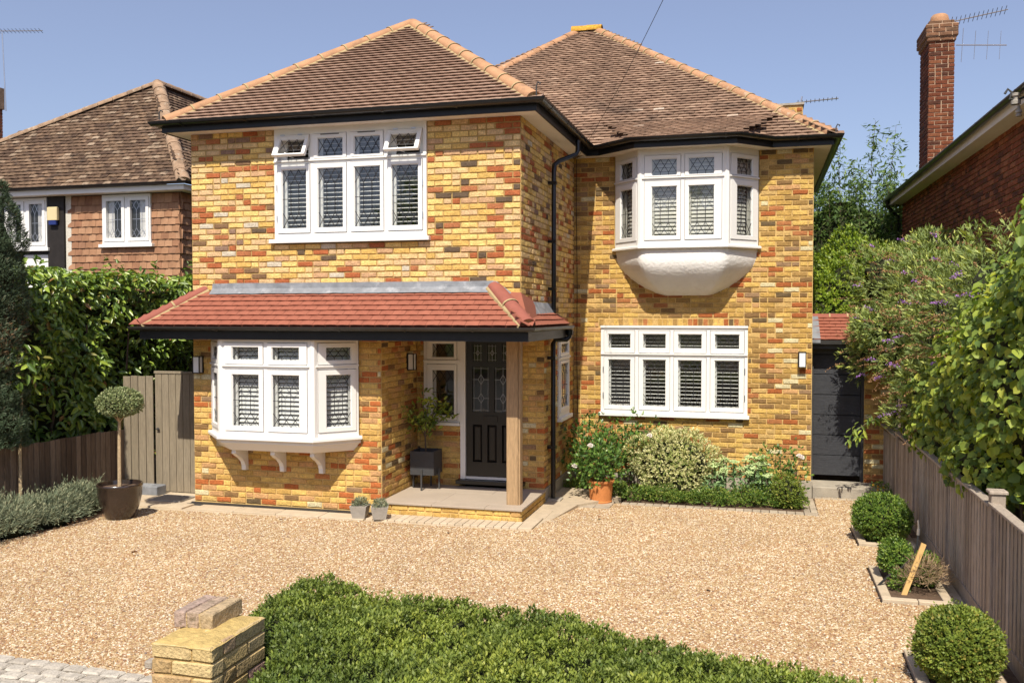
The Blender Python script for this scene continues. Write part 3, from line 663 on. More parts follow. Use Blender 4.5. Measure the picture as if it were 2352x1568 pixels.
def d_ub(o, q):
    P = bay(o, q, D1, .655, 2.785, 1.10, 2.34, .50, 3.555, 4.99, [(.135, .435), (.565, .865)], [(.27, .76)], (4.57, 4.82), (3.69, 4.42), 4.53, 62, m_slatg)
    pth = [(P[0].x, P[0].y), (P[1].x, P[1].y), (P[2].x, P[2].y), (P[3].x, P[3].y)]
    s = MB(); s.sweep(pth, [(-.05, 3.51), (.055, 3.51), (.062, 3.518), (.062, 3.542), (.05, 3.552), (-.05, 3.554)]); child(s, 'sill', m_white, o)
    # moulded render base below the bay
    rings = [(3.512, .66, 2.78, 1.10, 2.34, .50), (3.44, .665, 2.775, 1.10, 2.34, .505), (3.36, .675, 2.765, 1.11, 2.33, .52), (3.28, .71, 2.73, 1.13, 2.31, .515), (3.18, .79, 2.66, 1.16, 2.28, .475), (3.06, .93, 2.53, 1.22, 2.22, .38), (2.95, 1.10, 2.37, 1.30, 2.16, .26), (2.86, 1.30, 2.18, 1.40, 2.08, .12), (2.83, 1.42, 2.08, 1.45, 2.05, .04)]
    V = []; nseg = 14
    for (z, a, b, l, r, pp) in rings:
        pts = [(a, D1+.01), (l, D1-pp), (r, D1-pp), (b, D1+.01)]
        for i in range(3):
            for k in range(nseg):
                t = k/nseg; xx = pts[i][0]*(1-t)+pts[i+1][0]*t; yy = pts[i][1]*(1-t)+pts[i+1][1]*t
                # round the corners
                V.append((xx, yy, z))
        V.append((b, D1+.01, z))
    nn = 3*nseg+1; V = np.array(V)
    V2 = V.copy().reshape(len(rings), nn, 3)
    for it in range(2):
        V2[:, 1:-1] = V2[:, 1:-1]*.5+.25*(V2[:, :-2]+V2[:, 2:])
    V2[3:, 1:-1, 1] += G.uniform(-.004, .004, V2[3:, 1:-1, 1].shape)
    V = V2.reshape(-1, 3)
    F = [(i*nn+k, (i+1)*nn+k, (i+1)*nn+k+1, i*nn+k+1) for i in range(len(rings)-1) for k in range(nn-1)]+[tuple((len(rings)-1)*nn+k for k in range(nn))]
    s = MB(); s.add(V.tolist(), F); s.build('corbel', m_rend, o, smooth=True)
mkpart('bay_window', d_ub, 'upper canted bay window on a white rendered corbel')
def d_lb(o, q):
    P = bay(o, q, 0, -4.30, -2.145, -3.87, -2.575, .46, .995, 2.23, [(.13, .43), (.57, .87)], [(.26, .80)], (1.965, 2.14), (1.12, 1.79), 1.885, 47, m_slat)
    pth = [tuple(v) for v in P]
    s = MB(); s.sweep(pth, [(-.06, .945), (.06, .945), (.072, .955), (.072, .985), (.06, .994), (-.06, .996)]); child(s, 'sill', m_white, o)
    s = MB(); s.sweep(pth, [(-.08, .895), (.01, .895), (.02, .905), (.02, .944), (-.08, .944)]); child(s, 'moulding', m_white, o)
    s = MB(); V = []
    for z, k in ((.894, 0.0), (.795, .10)):
        V += [(P[0].x+k*.9, .004, z), (P[1].x+k*.6, P[1].y+k, z), (P[2].x-k*.6, P[2].y+k, z), (P[3].x-k*.9, .004, z)]
    s.add(V, [(0, 4, 5, 1), (1, 5, 6, 2), (2, 6, 7, 3), (4, 7, 6, 5), (0, 1, 2, 3)]); child(s, 'bay_base', m_white, o)
    for xx in (-3.80, -3.235, -2.67):
        pr = [(0, .48), (0, .794), (-.30, .794), (-.31, .74), (-.27, .715), (-.25, .70), (-.17, .66), (-.10, .60), (-.075, .55), (-.07, .49), (-.055, .48)]
        s = MB(); n = len(pr); V = [(xx-.03, y, z) for y, z in pr]+[(xx+.03, y, z) for y, z in pr]
        s.add(V, [tuple(range(n)), tuple(range(2*n-1, n-1, -1))]+[(i, n+i, n+(i+1) % n, (i+1) % n) for i in range(n)]); child(s, 'bracket', m_white, o)
    s = MB()
mkpart('bay_window', d_lb, 'ground floor canted bay window on three white brackets under the red canopy')

# ------------------------------------------------------------------ front door and porch
door = bpy.data.objects.new('front_door', bpy.data.meshes.new('front_door')); COL.objects.link(door); adopt(door, house)
q = MB(); dl, dr_, dz0, dz1 = -1.118, -.372, .30, 2.24; y0 = YB-.0
def pan(q, a, b, c, d, y, dep):  # raised and fielded panel
    q.add([(a, y, c), (b, y, c), (b, y, d), (a, y, d), (a+.03, y-dep, c+.035), (b-.03, y-dep, c+.035), (b-.03, y-dep, d-.035), (a+.03, y-dep, d-.035)], [(0, 1, 5, 4), (1, 2, 6, 5), (2, 3, 7, 6), (3, 0, 4, 7), (4, 5, 6, 7)])
cols3 = [(-1.022, -.888), (-.812, -.678), (-.602, -.468)]; cols2 = [(-1.03, -.785), (-.712, -.467)]
ya, yb2 = YB-.0, YB+.045
xs_ = [(dl, -1.022), (-.888, -.812), (-.678, -.602), (-.468, dr_)]
for a, b in xs_: q.box(a, b, ya, yb2, .50, 1.02); q.box(a, b, ya, yb2, 1.90, 2.13)
q.box(dl, -1.03, ya, yb2, 1.04, 1.85); q.box(-.785, -.712, ya, yb2, 1.20, 1.82); q.box(-.467, dr_, ya, yb2, 1.04, 1.85); q.box(-1.0301, -.4669, ya, yb2, 1.04, 1.20); q.box(-1.0301, -.4669, ya, yb2, 1.82, 1.85)
q.box(dl, dr_, ya, yb2, dz0, .50); q.box(dl, dr_, ya, yb2, 1.0201, 1.0399); q.box(dl, dr_, ya, yb2, 1.8501, 1.8999); q.box(dl, dr_, ya, yb2, 2.13, dz1)
door.data.from_pydata(q.v, [], q.f); door.data.materials.append(m_door)
for a, b in cols3: s = MB(); pan(s, a, b, .50, 1.02, ya+.03, .028); s.build('panel', m_door, door)
def diamond_lead(s, a, b, c, d, y):
    M1 = Matrix(); cx = (a+b)/2; e = .02
    for zz in ([(c+d)/2] if d-c < .4 else [c+(d-c)*.3, c+(d-c)*.72]):
        r = (b-a)*.17; hh = r*1.7
        for p0, p1 in (((cx-r, zz), (cx, zz+hh)), ((cx, zz+hh), (cx+r, zz)), ((cx+r, zz), (cx, zz-hh)), ((cx, zz-hh), (cx-r, zz)), ((a, zz), (cx-r, zz)), ((cx+r, zz), (b, zz))): strip(s, p0, p1, M1, y, .007)
    strip(s, (cx, c), (cx, d), M1, y, .006)
    for p0, p1 in (((a+e, c), (a+e, d)), ((b-e, c), (b-e, d)), ((a, c+e), (b, c+e)), ((a, d-e), (b, d-e))): strip(s, p0, p1, M1, y, .005)
for (cols, c, d) in ((cols3, 1.90, 2.13), (cols2, 1.20, 1.82)):
    for a, b in cols:
        s = MB(); s.add([(a, ya+.02, c), (b, ya+.02, c), (b, ya+.02, d), (a, ya+.02, d), (a, ya+.026, c), (b, ya+.026, c), (b, ya+.026, d), (a, ya+.026, d)], [(0, 1, 2, 3), (5, 4, 7, 6)]); s.build('pane', m_glass, door)
        s = MB(); diamond_lead(s, a, b, c, d, ya+.019); s.build('leading', m_lead2, door)
s = MB(); s.bbox(-.86, -.66, ya-.012, ya-.001, 1.07, 1.145, .003); s.build('letter_plate', m_door, door)
s = MB(); s.lathe([(.0, 0), (.022, 0), (.022, .004), (0, .006)], (0, 0, 0), 12); v = [(-1.085+a, ya-.012-c_, 1.62+b) for a, b, c_ in s.v]; s2 = MB(); s2.add(v, s.f); s2.build('lock', m_steel, door)
s = MB(); s.box(-1.195, -1.122, YB-.035, YB+.05, .26, 2.25); s.box(-1.121, -.37, YB-.02, YB+.05, .262, .298); s.box(-.371, -.31, YB-.035, YB+.05, .26, 2.25); s.build('door_frame', m_white, house)
s = MB(); s.bbox(-1.24, -.27, YB-.12, YB+.04, .205, .255, .004); s.build('threshold', m_door, house)
s = MB(); s.box(-1.19, -.17, YB+.3, YB+.32, .2, 2.25); s.build('unlit_hall_sheet', m_dark, house)  # near-black sheet behind the door panes, stands in for the unlit hall
# step: brick riser and slabs
q = MB(); q.box(-1.84, -.005, -.025, YB, -.1, .134); q.box(-.005, .0, -.02, YB, -.1, .134); stp = q.build('porch_step', m_moM, house)
stepb = []
lay_bricks(stepb, frame((-1.86, -.026, 0), (1, 0, 0), (0, -1, 0)), 1.87, -.02, .13, [], stp, .05, -.015)
lay_bricks(stepb, frame((.002, -.026, 0), (0, 1, 0), (1, 0, 0)), 1.30, -.02, .13, [], stp, 0, -.015)
stepb = [(a_, b_*.55, c_) for a_, b_, c_ in stepb]
bricksG += stepb
sl_ = [(-1.88, -1.15, -.06, .16), (-1.15, -.45, -.06, .16), (-.45, .03, -.06, .16), (-1.88, -1.1, .16, .76), (-1.1, -.2, .16, .76), (-.2, .03, .16, .76), (-1.85, -1.5, .76, 1.252), (-1.5, -.6, .76, 1.252), (-.6, .03, .76, 1.252)]
for a, b, c, d in sl_: q = MB(); q.bbox(a+.0015, b-.0015, c+.0015, d-.0015, .136, .161, .003); q.build('slab', m_slab, stp)
# oak post
q = MB(); q.bbox(-.235, -.085, .175, .32, .162, 2.25, .006); q.build('post', m_oak, house)
q = MB(); q.box(-.082, -.06, .19, .31, .162, 2.25); q.build('post_trim', m_oak, house)

# ------------------------------------------------------------------ canopy roof over bay and porch
CX0, CX1, CY0, CYE, CZ, CT = -5.06, .27, -.60, 1.62, 2.405, 2.86
def tile_templates(w=.165, L=.14, th=.012, n=6, jit=.002, camber=.003, lift0=.021):
    out = []
    for t in range(n):
        rr_ = random.Random(t+50); V = []
        for (yy, lift) in ((0, lift0), (L, .002)):
            for xx in (-w/2+.0015, 0, w/2-.0015):
                cb = camber if xx == 0 else 0
                V.append((xx+rr_.uniform(-jit, jit)*.5, yy+(rr_.uniform(-jit, jit) if yy == 0 else 0), lift+cb+rr_.uniform(-jit, jit)*.6))
        V = V+[(a, b, c-th) for a, b, c in V]
        F = [(0, 1, 4, 3), (1, 2, 5, 4), (0, 6, 7, 1), (1, 7, 8, 2), (0, 3, 9, 6), (2, 8, 11, 5)]
        out.append((np.array(V), F))
    return out
TT = tile_templates(lift0=.036); TTc = tile_templates(lift0=.024); TTo = tile_templates(jit=.006, th=.013, n=9, camber=.005, lift0=.030); TTh = tile_templates(jit=.004, th=.013, n=6, camber=.004, lift0=.022); TTf = tile_templates(w=.33, jit=.0015, n=5, camber=.0)
def tile_slope(items, O, U, S, rows, gauge, w, span, parent, sag=0., j=0.):
    """O eave origin, U along the eave, S up the slope; span(s)->(u0,u1) in metres along U"""
    O = np.array(O, float); U = np.array(U, float); S = np.array(S, float); S /= np.linalg.norm(S); Nn = np.cross(U, S)
    for i in range(rows):
        s = i*gauge; a, b = span(s); u = math.floor(a/w)*w+(w/2 if i % 2 else 0)
        while u < b+w*.3:
            if u+w*.4 > a:
                M = np.eye(4); M[:3, 0] = U; M[:3, 1] = S; M[:3, 2] = Nn*1.0
                if j: an = R_.uniform(-j, j); M[:3, 2] = Nn+U*an; M[:3, 0] = U-Nn*an
                M[:3, 3] = O+U*(u+w*.0)+S*(s+R_.uniform(-.002, .002))+Nn*(.0+sag*math.sin(u*1.3+s*2))
                items.append((M, R_.random()*.999, parent))
            u += w
roofC = MB(); pit = (CT-CZ)/.6
V = [(CX0, CY0, CZ-.02), (CX1, CY0, CZ-.02), (CX1, CYE, CZ-.02), (0, CYE, CZ-.02+CX1*pit), (0, .0, CT-.04), (-.33, 0, CT-.02), (-4.46, 0, CT-.02), (-W1, .3, CT-.04), (-W1, 2.5, CT-.08), (CX0, 2.5, CZ-.02)]
roofC.add(V, [(0, 1, 5, 6), (1, 2, 3), (1, 3, 4, 5), (0, 6, 7, 8, 9)])
roofC = roofC.build('roof', m_tileR, house, label='red tiled lean-to canopy over the bay and porch')
itC = []; run = math.hypot(.6, CT-CZ)
tile_slope(itC, (CX0, CY0, CZ), (1, 0, 0), (0, .6, CT-CZ), 7, .102, .165, lambda s: (s*.8, CX1-CX0-s*.8), roofC)
tile_slope(itC, (CX1, CY0, CZ), (0, 1, 0), (-.6, 0, CT-CZ), 3, .102, .165, lambda s: (.0+s*.8, CYE-CY0), roofC)
def hip_tiles(parent, p0, p1, mt, r=.11, L=.38, point=True, jt=m_pointing, sink=.035, taper=.0, capend=True, nm='hip_tile'):
    p0, p1 = Vector(p0), Vector(p1); d = p1-p0; n = max(1, round(d.length/L)); st = d/n; dn = d.normalized(); side = dn.cross(Vector((0, 0, 1))).normalized(); upv = side.cross(dn)
    for k in range(n):
        a = p0+st*k; b = p0+st*(k+1)*.998; q = MB(); vs = []; m = 10
        for (c, rr_) in ((a, r*1.05), (b, r*.96)):
            for i in range(m+1):
                t = math.pi*(-.05+1.1*i/m); vs.append(c-upv*sink+side*math.cos(t)*rr_+upv*math.sin(t)*rr_*.78)
        for (c, rr_) in ((a, r*1.05-.016), (b, r*.96-.016)):
            for i in range(m+1):
                t = math.pi*(-.05+1.1*i/m); vs.append(c-upv*sink+side*math.cos(t)*rr_+upv*math.sin(t)*rr_*.78)
        e = m+1; fs = [(i, i+1, e+i+1, e+i) for i in range(m)]+[(2*e+i, 2*e+i+1, i+1, i) for i in range(m)]+[(e+i, e+i+1, 3*e+i+1, 3*e+i) for i in range(m)]
        q.add(vs, fs); q.build(nm, mt, parent, smooth=True)
        if point and k > 0:
            q = MB(); vs = []
            for off, rr_ in ((-.012, r*1.05), (-.012, r*1.12), (.012, r*1.12), (.012, r*1.05)):
                for i in range(m+1):
                    t = math.pi*(-.05+1.1*i/m); vs.append(a+dn*off-upv*sink+side*math.cos(t)*rr_*.99+upv*math.sin(t)*rr_*.78*.99)
            fs = [(i+e*j, i+1+e*j, i+1+e*(j+1), i+e*(j+1)) for j in range(3) for i in range(m)]
            q.add(vs, fs); q.build('pointing', jt, parent)
    if capend:
        q = MB(); c = p0+dn*.01; vs = [c-upv*sink+side*math.cos(math.pi*(-.05+1.1*i/10))*r*.98+upv*math.sin(math.pi*(-.05+1.1*i/10))*r*.74 for i in range(11)]
        q.add(vs, [tuple(range(10, -1, -1))]); q.build('hip_end_mortar', jt, parent)
    # mortar fillets both sides
    if point:
        for sd in (1, -1):
            q = MB(); w0 = r*1.0
            prof = [(w0*.9, .012), (w0*1.12, -.018), (w0*1.15, -.05), (w0*.8, -.05)]
            vs = [p-upv*sink+side*sd*a+upv*b for p in (p0, p1) for a, b in prof]
            fs = [(i, (i+1) % 4, 4+(i+1) % 4, 4+i) for i in range(4)]
            q.add(vs, fs); q.build('hip_mortar', jt, parent)
hip_tiles(roofC, (CX0+.03, CY0+.03, CZ+.055), (-4.42, .04, CT+.06), m_hipR, r=.085, L=.40)
hip_tiles(roofC, (CX1-.03, CY0+.03, CZ+.055), (-.33, .0, CT+.06), m_hipR, r=.10, L=.40)
# lead flashing
q = MB(); n = 24; V = []
for i in range(n+1):
    x = -4.28+i*(3.93/n); V += [(x, -.012-R_.uniform(0, .006), 2.965+R_.uniform(-.004, .004)), (x, -.02-R_.uniform(0, .01), 2.895), (x, -.10-R_.uniform(0, .008), CT-.035+R_.uniform(-.005, .003))]
q.add(V, [(i*3+k, i*3+3+k, i*3+4+k, i*3+1+k) for i in range(n) for k in range(2)]); q.build('flashing', m_flash, roofC)
q = MB(); q.add([(-.36, -.016, 2.965), (-.30, -.016, 2.955), (.012, -.014, 2.72), (.03, -.03, 2.655), (-.02, -.10, 2.655), (-.2, -.12, 2.80), (-.38, -.09, 2.86)], [(0, 6, 5, 1), (1, 5, 4, 2), (2, 4, 3)]); q.build('flashing', m_flash, roofC)
q = MB(); q.add([(.014, .0, 2.72), (.014, 1.62, 2.70), (.10, 1.60, CZ+.13), (.12, .0, CZ+.15), (.05, -.08, CZ+.22)], [(0, 3, 2, 1), (0, 4, 3)]); q.build('flashing', m_flash, roofC)
# fascia, soffit, gutter
cpath = [(-W1-.42, 2.4), (-W1-.42, -.555), (.235, -.555), (.235, 1.62)]
q = MB(); q.sweep(cpath, [(-.022, 2.232), (0, 2.232), (0, 2.375), (-.022, 2.375)]); q.build('fascia', m_fascia, house)
q = MB(); q.box(CX0+.07, .21, -.53, -.005, 2.24, 2.252); q.box(-1.84, .21, .0, YB, 2.241, 2.253); q.box(.002, .21, YB, 1.6, 2.242, 2.254); q.build('soffit', m_oak, house)
def gutter(path, z, r, parent, mt, fo=.0, wt=.004):
    prof = []; m = 9
    for i in range(m+1): t = math.pi*i/m; prof.append((fo+r-r*math.cos(t), z-r*math.sin(t)*.95))
    prof += [(fo+2*r-wt, z+.0), ]
    for i in range(m, -1, -1): t = math.pi*i/m; prof.append((fo+r-(r-wt)*math.cos(t), z-(r-wt)*math.sin(t)*.95+.001))
    q = MB(); q.sweep(path, prof); return q.build('gutter', mt, parent, smooth=True)
gut = gutter(cpath, 2.395, .053, house, m_gutold, .002)
def brackets(parent, path, z, r, step, fo, mt, width=.022, start=.35):
    for i in range(len(path)-1):
        a, b = Vector(path[i]), Vector(path[i+1]); d = b-a; L = d.length; d.normalize(); nn = Vector((d.y, -d.x)); s = start
        while s < L-.05:
            c = a+d*s; pr = []
            for k in range(10): t = math.pi*k/9; pr.append((fo+r-(r+.007)*math.cos(t), z-(r+.007)*math.sin(t)*.95))
            q = MB(); V = []
            for e in (-width/2, width/2):
                for o_, zz in pr: p = c+d*e+nn*o_; V.append((p.x, p.y, zz))
            q.add(V, [(k, k+1, 11+k, 10+k) for k in range(9)]); q.build('gutter_bracket', mt, parent, smooth=True); s += step
brackets(gut, cpath[1:], 2.395, .053, .85, .002, m_gutold)

# ------------------------------------------------------------------ upper soffit, fascia, gutter
upath = [(-W1-.26, 8), (-W1-.26, -.26), (.26, -.26), (.26, 3.0), (.43, 3.0), (1.04, 2.50), (2.49, 2.50), (2.98, 3.0), (W2+.26, 3.0), (W2+.26, 9)]
q = MB(); q.sweep(upath, [(-.022, H-.01), (0, H-.01), (0, 5.10), (-.022, 5.10)]); q.build('fascia', m_fascia, house)
q = MB(); q.sweep([(-W1-.26, 8), (-W1-.26, -.26), (.26, -.26), (.26, 3.0)], [(-.29, H), (-.023, H), (-.023, H+.01), (-.29, H+.01)])
q.prism([(.0, 3.3), (.2, 3.02), (.43, 3.02), (1.04, 2.53), (2.49, 2.53), (2.98, 3.02), (W2+.235, 3.02), (W2+.235, 3.27)], H+.0005, H+.0105); q.box(W2-.02, W2+.235, 3.271, 9, H+.0005, H+.0105); q.build('soffit', m_soff, house)
gut2 = gutter(upath, 5.09, .063, house, m_black, .002)
brackets(gut2, upath[1:9], 5.09, .063, .95, .002, m_black, .03)
# roofs
rp = .725; E0 = 5.075
apL = (-2.3, 2.30, E0+rp*2.56); rz = E0+rp*4.2; hx = (-W1-.26+W2+.26)/2; yr = 3.0+4.2
Vr = [(-W1-.27, -.27, E0), (.27, -.27, E0), apL, (-2.3, 6.2, apL[2]), (-W1-.27, 4.5, E0), (.27, 4.5, E0)]
q = MB(); q.add(Vr, [(0, 1, 2), (1, 5, 3, 2), (0, 2, 3, 4)])
rfL = q.build('roof', m_tileL, house, label='newer brown tiled hip roof of the front wing')
sl0 = math.hypot(1, rp); it = []
tile_slope(it, (-W1-.27, -.28, E0+.008), (1, 0, 0), (0, 1, rp), 32, .098, .165, lambda s: (s/sl0, 5.14-s/sl0), rfL)
itL = it
hip_tiles(rfL, (-W1-.24, -.24, E0+.06), (apL[0]-.02, apL[1]-.02, apL[2]+.045), m_hip, r=.105, L=.42)
hip_tiles(rfL, (.24, -.24, E0+.06), (apL[0]+.02, apL[1]-.02, apL[2]+.045), m_hip, r=.105, L=.42)
hip_tiles(rfL, (apL[0], apL[1]-.05, apL[2]+.03), (apL[0], 5.2, apL[2]+.03), m_hip, r=.105, L=.42, point=False)
# main roof
xl, xr = -W1-.27, W2+.27
Vr = [(xl, 2.99, E0), (xr, 2.99, E0), (-.33, yr, rz), (-.73, yr, rz), (xl, 11.4, E0), (xr, 11.4, E0)]
q = MB(); q.add(Vr, [(0, 1, 2, 3), (1, 5, 2), (0, 3, 4), (4, 3, 2, 5)])
q.add([(.30, 3.25, E0+.155), (.43, 3.0, E0-.01), (1.04, 2.49, E0-.01), (2.49, 2.49, E0-.01), (2.98, 3.0, E0-.01), (3.2, 3.35, E0+.225), (2.6, 3.62, E0+.44), (1.0, 3.62, E0+.44)], [(0, 1, 2, 7), (7, 2, 3, 6), (6, 3, 4, 5)])
rfM = q.build('roof', m_tileM, house, label='weathered brown tiled hip roof of the main house')
it = []; tw = .165
tile_slope(it, (xl, 2.98, E0+.008), (1, 0, 0), (0, 1, rp), 54, .098, tw, lambda s: (max(s/sl0, (5.10-s/sl0 if s/sl0 < 2.56 else 0)), (xr-xl)-s*((xr+.33)/4.2)/sl0), rfM, .004, .01)
pb = (E0+.45-(E0-.01))/(3.58-2.49)
itb = []
tile_slope(itb, (1.0, 2.49, E0+.0), (1, 0, 0), (0, 1, pb), 11, .107, tw, lambda s: (-s*.45, 1.5+s*.45), rfM)
tile_slope(it, (xr, 2.98, E0+.008), (0, 1, 0), (-1, 0, rp*.98), 5, .098, tw, lambda s: (s, 1.0), rfM)
pieces_multi([(itC, TTc, m_tileR, 'tc'), (itL, TT, m_tileL, 'tl'), (it, TTo, m_tileM, 'tm'), (itb, TTh, m_tileM, 'tb')], 'roof_tile', 'roof_tiling', house, 300)
hip_tiles(rfM, (xr-.03, 3.02, E0+.06), (-.33, yr, rz+.04), m_hipM, r=.105, L=.36, point=True)
hip_tiles(rfM, (-2.6, 5.0, E0+rp*2.05), (-.73, yr, rz+.04), m_hipM, r=.105, L=.36, point=False, capend=False)
hip_tiles(rfM, (-.83, yr, rz+.05), (-.23, yr, rz+.05), m_lichen, r=.14, L=.36, point=False, nm='ridge_tile')
def hook(parent, p, mt=m_steel, s=.1):
    q = MB(); q.tube([(p[0], p[1], p[2]-.12), (p[0], p[1], p[2]), (p[0]+.02, p[1], p[2]+s*.4), (p[0]+.05, p[1], p[2]+s*.25), (p[0]+.04, p[1], p[2]+.01)], .009, 6); q.build('hip_iron', mt, parent, smooth=True)
hook(rfL, (.26, -.27, E0+.17)); hook(rfL, (-W1-.29, -.27, E0+.14)); hook(rfM, (xr+.01, 2.97, E0+.12))
# rear chimney
q = MB(); q.box(3.06, 3.5, 6.0, 6.42, 5.0, 6.19); ch = q.build('chimney', m_moM, house)
it = []; lay_bricks(it, frame((3.06, 6.0, 0), (1, 0, 0), (0, -1, 0)), .44, 5.4, 6.15, [], ch); lay_bricks(it, frame((3.5, 6.0, 0), (0, 1, 0), (1, 0, 0)), .44, 5.4, 6.15, [], ch)
bricksM += it
pieces_multi([(bricksG, BT, m_brG, 'b'), (bricksY, BT, m_brY, 'b'), (bricksM, BT, m_brM, 'b')], 'brick', 'brickwork', house, 300)
q = MB(); q.box(3.03, 3.53, 5.97, 6.45, 6.191, 6.225); q.build('chimney_cap', m_conc, ch)

# drainpipes
dpt = MB(); dpt.tube([(.32, 1.95, 5.0), (.32, 1.95, 4.86), (.30, 1.93, 4.80), (.12, 1.60, 4.66), (.075, 1.53, 4.60), (.075, 1.50, 4.5), (.075, 1.50, 2.45)], .034, 10)
d1 = dpt.build('downpipe', m_black, house, smooth=True)
for z in (4.35, 3.55, 2.9): q = MB(); q.box(.0, .115, 1.455, 1.545, z-.02, z+.02); q.build('pipe_clip', m_black, d1)
dpt = MB(); dpt.tube([(.275, 1.60, 2.33), (.275, 1.60, 2.24), (.24, 1.57, 2.20), (.10, 1.49, 2.20), (.078, 1.46, 2.15), (.078, 1.46, .02)], .034, 10); dpt.tube([(.275, 1.60, 2.34), (.275, 1.60, 2.26)], .05, 10)
d2 = dpt.build('downpipe', m_black, house, smooth=True)
for z in (1.95, .72): q = MB(); q.box(.0, .118, 1.415, 1.505, z-.02, z+.02); q.build('pipe_clip', m_black, d2)
q = MB(); q.bbox(.0, .2, 1.36, 1.56, -.05, .01, .006); q.build('gully_cover', m_conc, d2)
# wall lights
def wall_light(loc, rot, label):
    t = thing('wall_light', label, 'wall light', loc, 'black box lanterns on the house walls'); Mx = Matrix.Translation(loc) @ Matrix.Rotation(rad(rot), 4, 'Z')
    q = MB(); q.box(-.055, .055, -.012, 0, -.115, .115, Mx); q.box(-.055, .055, -.105, -.012, .105, .115, Mx); q.box(-.055, .055, -.105, -.012, -.115, -.105, Mx)
    for a in (-.055, .043):
        for b in (-.105, -.024): q.box(a, a+.012, b, b+.012, -.105, .105, Mx)
    q.build('lantern_frame', m_fascia, t)
    q = MB(); q.box(-.045, .045, -.096, -.014, -.1049, .1049, Mx); q.build('lantern_glass', m_lampg, t)
wall_light((-4.49, -.002, 1.875), 0, 'black box wall light left of the ground floor bay window')
wall_light((-1.848, .92, 1.90), 90, 'black box wall light inside the porch above the square planter')
wall_light((3.42, D1-.002, 1.885), 0, 'black box wall light beside the grey garage door')

# overhead wire
q = MB(); q.tube([(.06, D1-.04, 4.9), (.10, 3.02, 4.92)], .006, 5)
P0 = Vector((.10, 3.0, 4.93)); 
def onray(u, v, y):
    d = fw+rt2*((u-1176)/FOC)-up2*((v-784)/FOC); return Vector(CAM)+d*((y-CAM[1])/d.y)
P1 = onray(1528, -10, -2.5); pts = [P0+(P1-P0)*t+Vector((0, 0, -.25*4*t*(1-t)*.3)) for t in [i/14 for i in range(19)]]
q = MB(); q.tube(pts, .0032, 5); tag(q.build('telephone_wire', m_rubber), 'thin black telephone wire running from the inner roof corner up over the drive', 'wire')
q = MB(); q.tube([(.05, D1-.03, 4.95), (.045, D1-.02, 4.2), (.06, D1-.02, 3.0), (.055, D1-.02, 1.9), (.08, D1-.02, .6)], .0055, 5); q.build('wall_cable', m_rubber, house)

# ------------------------------------------------------------------ garage link at the right
gar = thing('side_garage', 'low side extension with anthracite ribbed door and red tiled roof', 'garage', (4.1, 3.9, 0))
GY = 3.78
q = MB(); q.box(4.335, 4.75, GY, GY+.2, -.2, 2.2); gw = q.build('wall', m_moM, gar)
it = []; lay_bricks(it, frame((4.335, GY, 0), (1, 0, 0), (0, -1, 0)), .42, .03, 2.15, [], gw, 0, .0)
pieces(it, BT, m_brM, 'brick', 'x', gar, 300, 'b')
q = MB(); q.box(3.56, 3.61, GY+.0, GY+.1, .0, 2.0); q.box(4.29, 4.333, GY+.0, GY+.1, 0, 2.0); q.box(3.56, 4.75, GY+.001, GY+.1, 1.945, 2.02); q.build('door_frame', m_planter, gar)
gdr = MB(); gdr.box(3.611, 4.289, GY+.06, GY+.09, .1, 1.945); gdr = gdr.build('garage_door', m_dark, gar)
m_gd = mat('anthracite_woodgrain', (.045, .047, .055), .45, .25, 6, .5, 30, aniso=(1, 14, 14))
for k in range(6): s = MB(); s.bbox(3.612, 4.288, GY+.03, GY+.06, .105+k*.307, .105+(k+1)*.307-.012, .004); s.build('door_panel', m_gd, gdr)
q = MB(); q.box(3.57, 4.62, GY-.18, GY-.15, 2.03, 2.13); q.build('fascia', m_planter, gar)
q = MB(); q.box(3.57, 4.62, GY-.26, GY-.182, 2.10, 2.16); q.build('gutter', m_gutold, gar)
q = MB(); q.add([(3.57, GY-.25, 2.15), (4.65, GY-.25, 2.15), (4.65, GY+.5, 2.52), (3.57, GY+.5, 2.52), (4.65, GY+1.2, 2.15), (3.57, GY+1.2, 2.15)], [(0, 1, 2, 3), (3, 2, 4, 5)]); rg = q.build('roof', m_tileR, gar)
it = []; tile_slope(it, (3.68, GY-.26, 2.158), (1, 0, 0), (0, .75, .37), 8, .102, .165, lambda s: (0, .98), rg); pieces(it, TTc, m_tileR, 'roof_tile', 'x', gar, 300, 'tc')
hip_tiles(rg, (3.6, GY+.5, 2.52), (4.65, GY+.5, 2.52), m_hipR, r=.09, L=.3, nm='ridge_tile')
q = MB(); q.box(3.565, 3.69, GY-.27, GY-.26, 2.12, 2.17); q.add([(3.57, GY-.265, 2.185), (3.69, GY-.265, 2.185), (3.69, GY+.45, 2.53), (3.57, GY+.45, 2.53)], [(0, 1, 2, 3)]); q.build('flashing', m_flash, rg)
q = MB(); q.bbox(3.58, 4.7, 3.22, GY+.03, -.2, .02, .01); q.build('step', m_conc, gar)

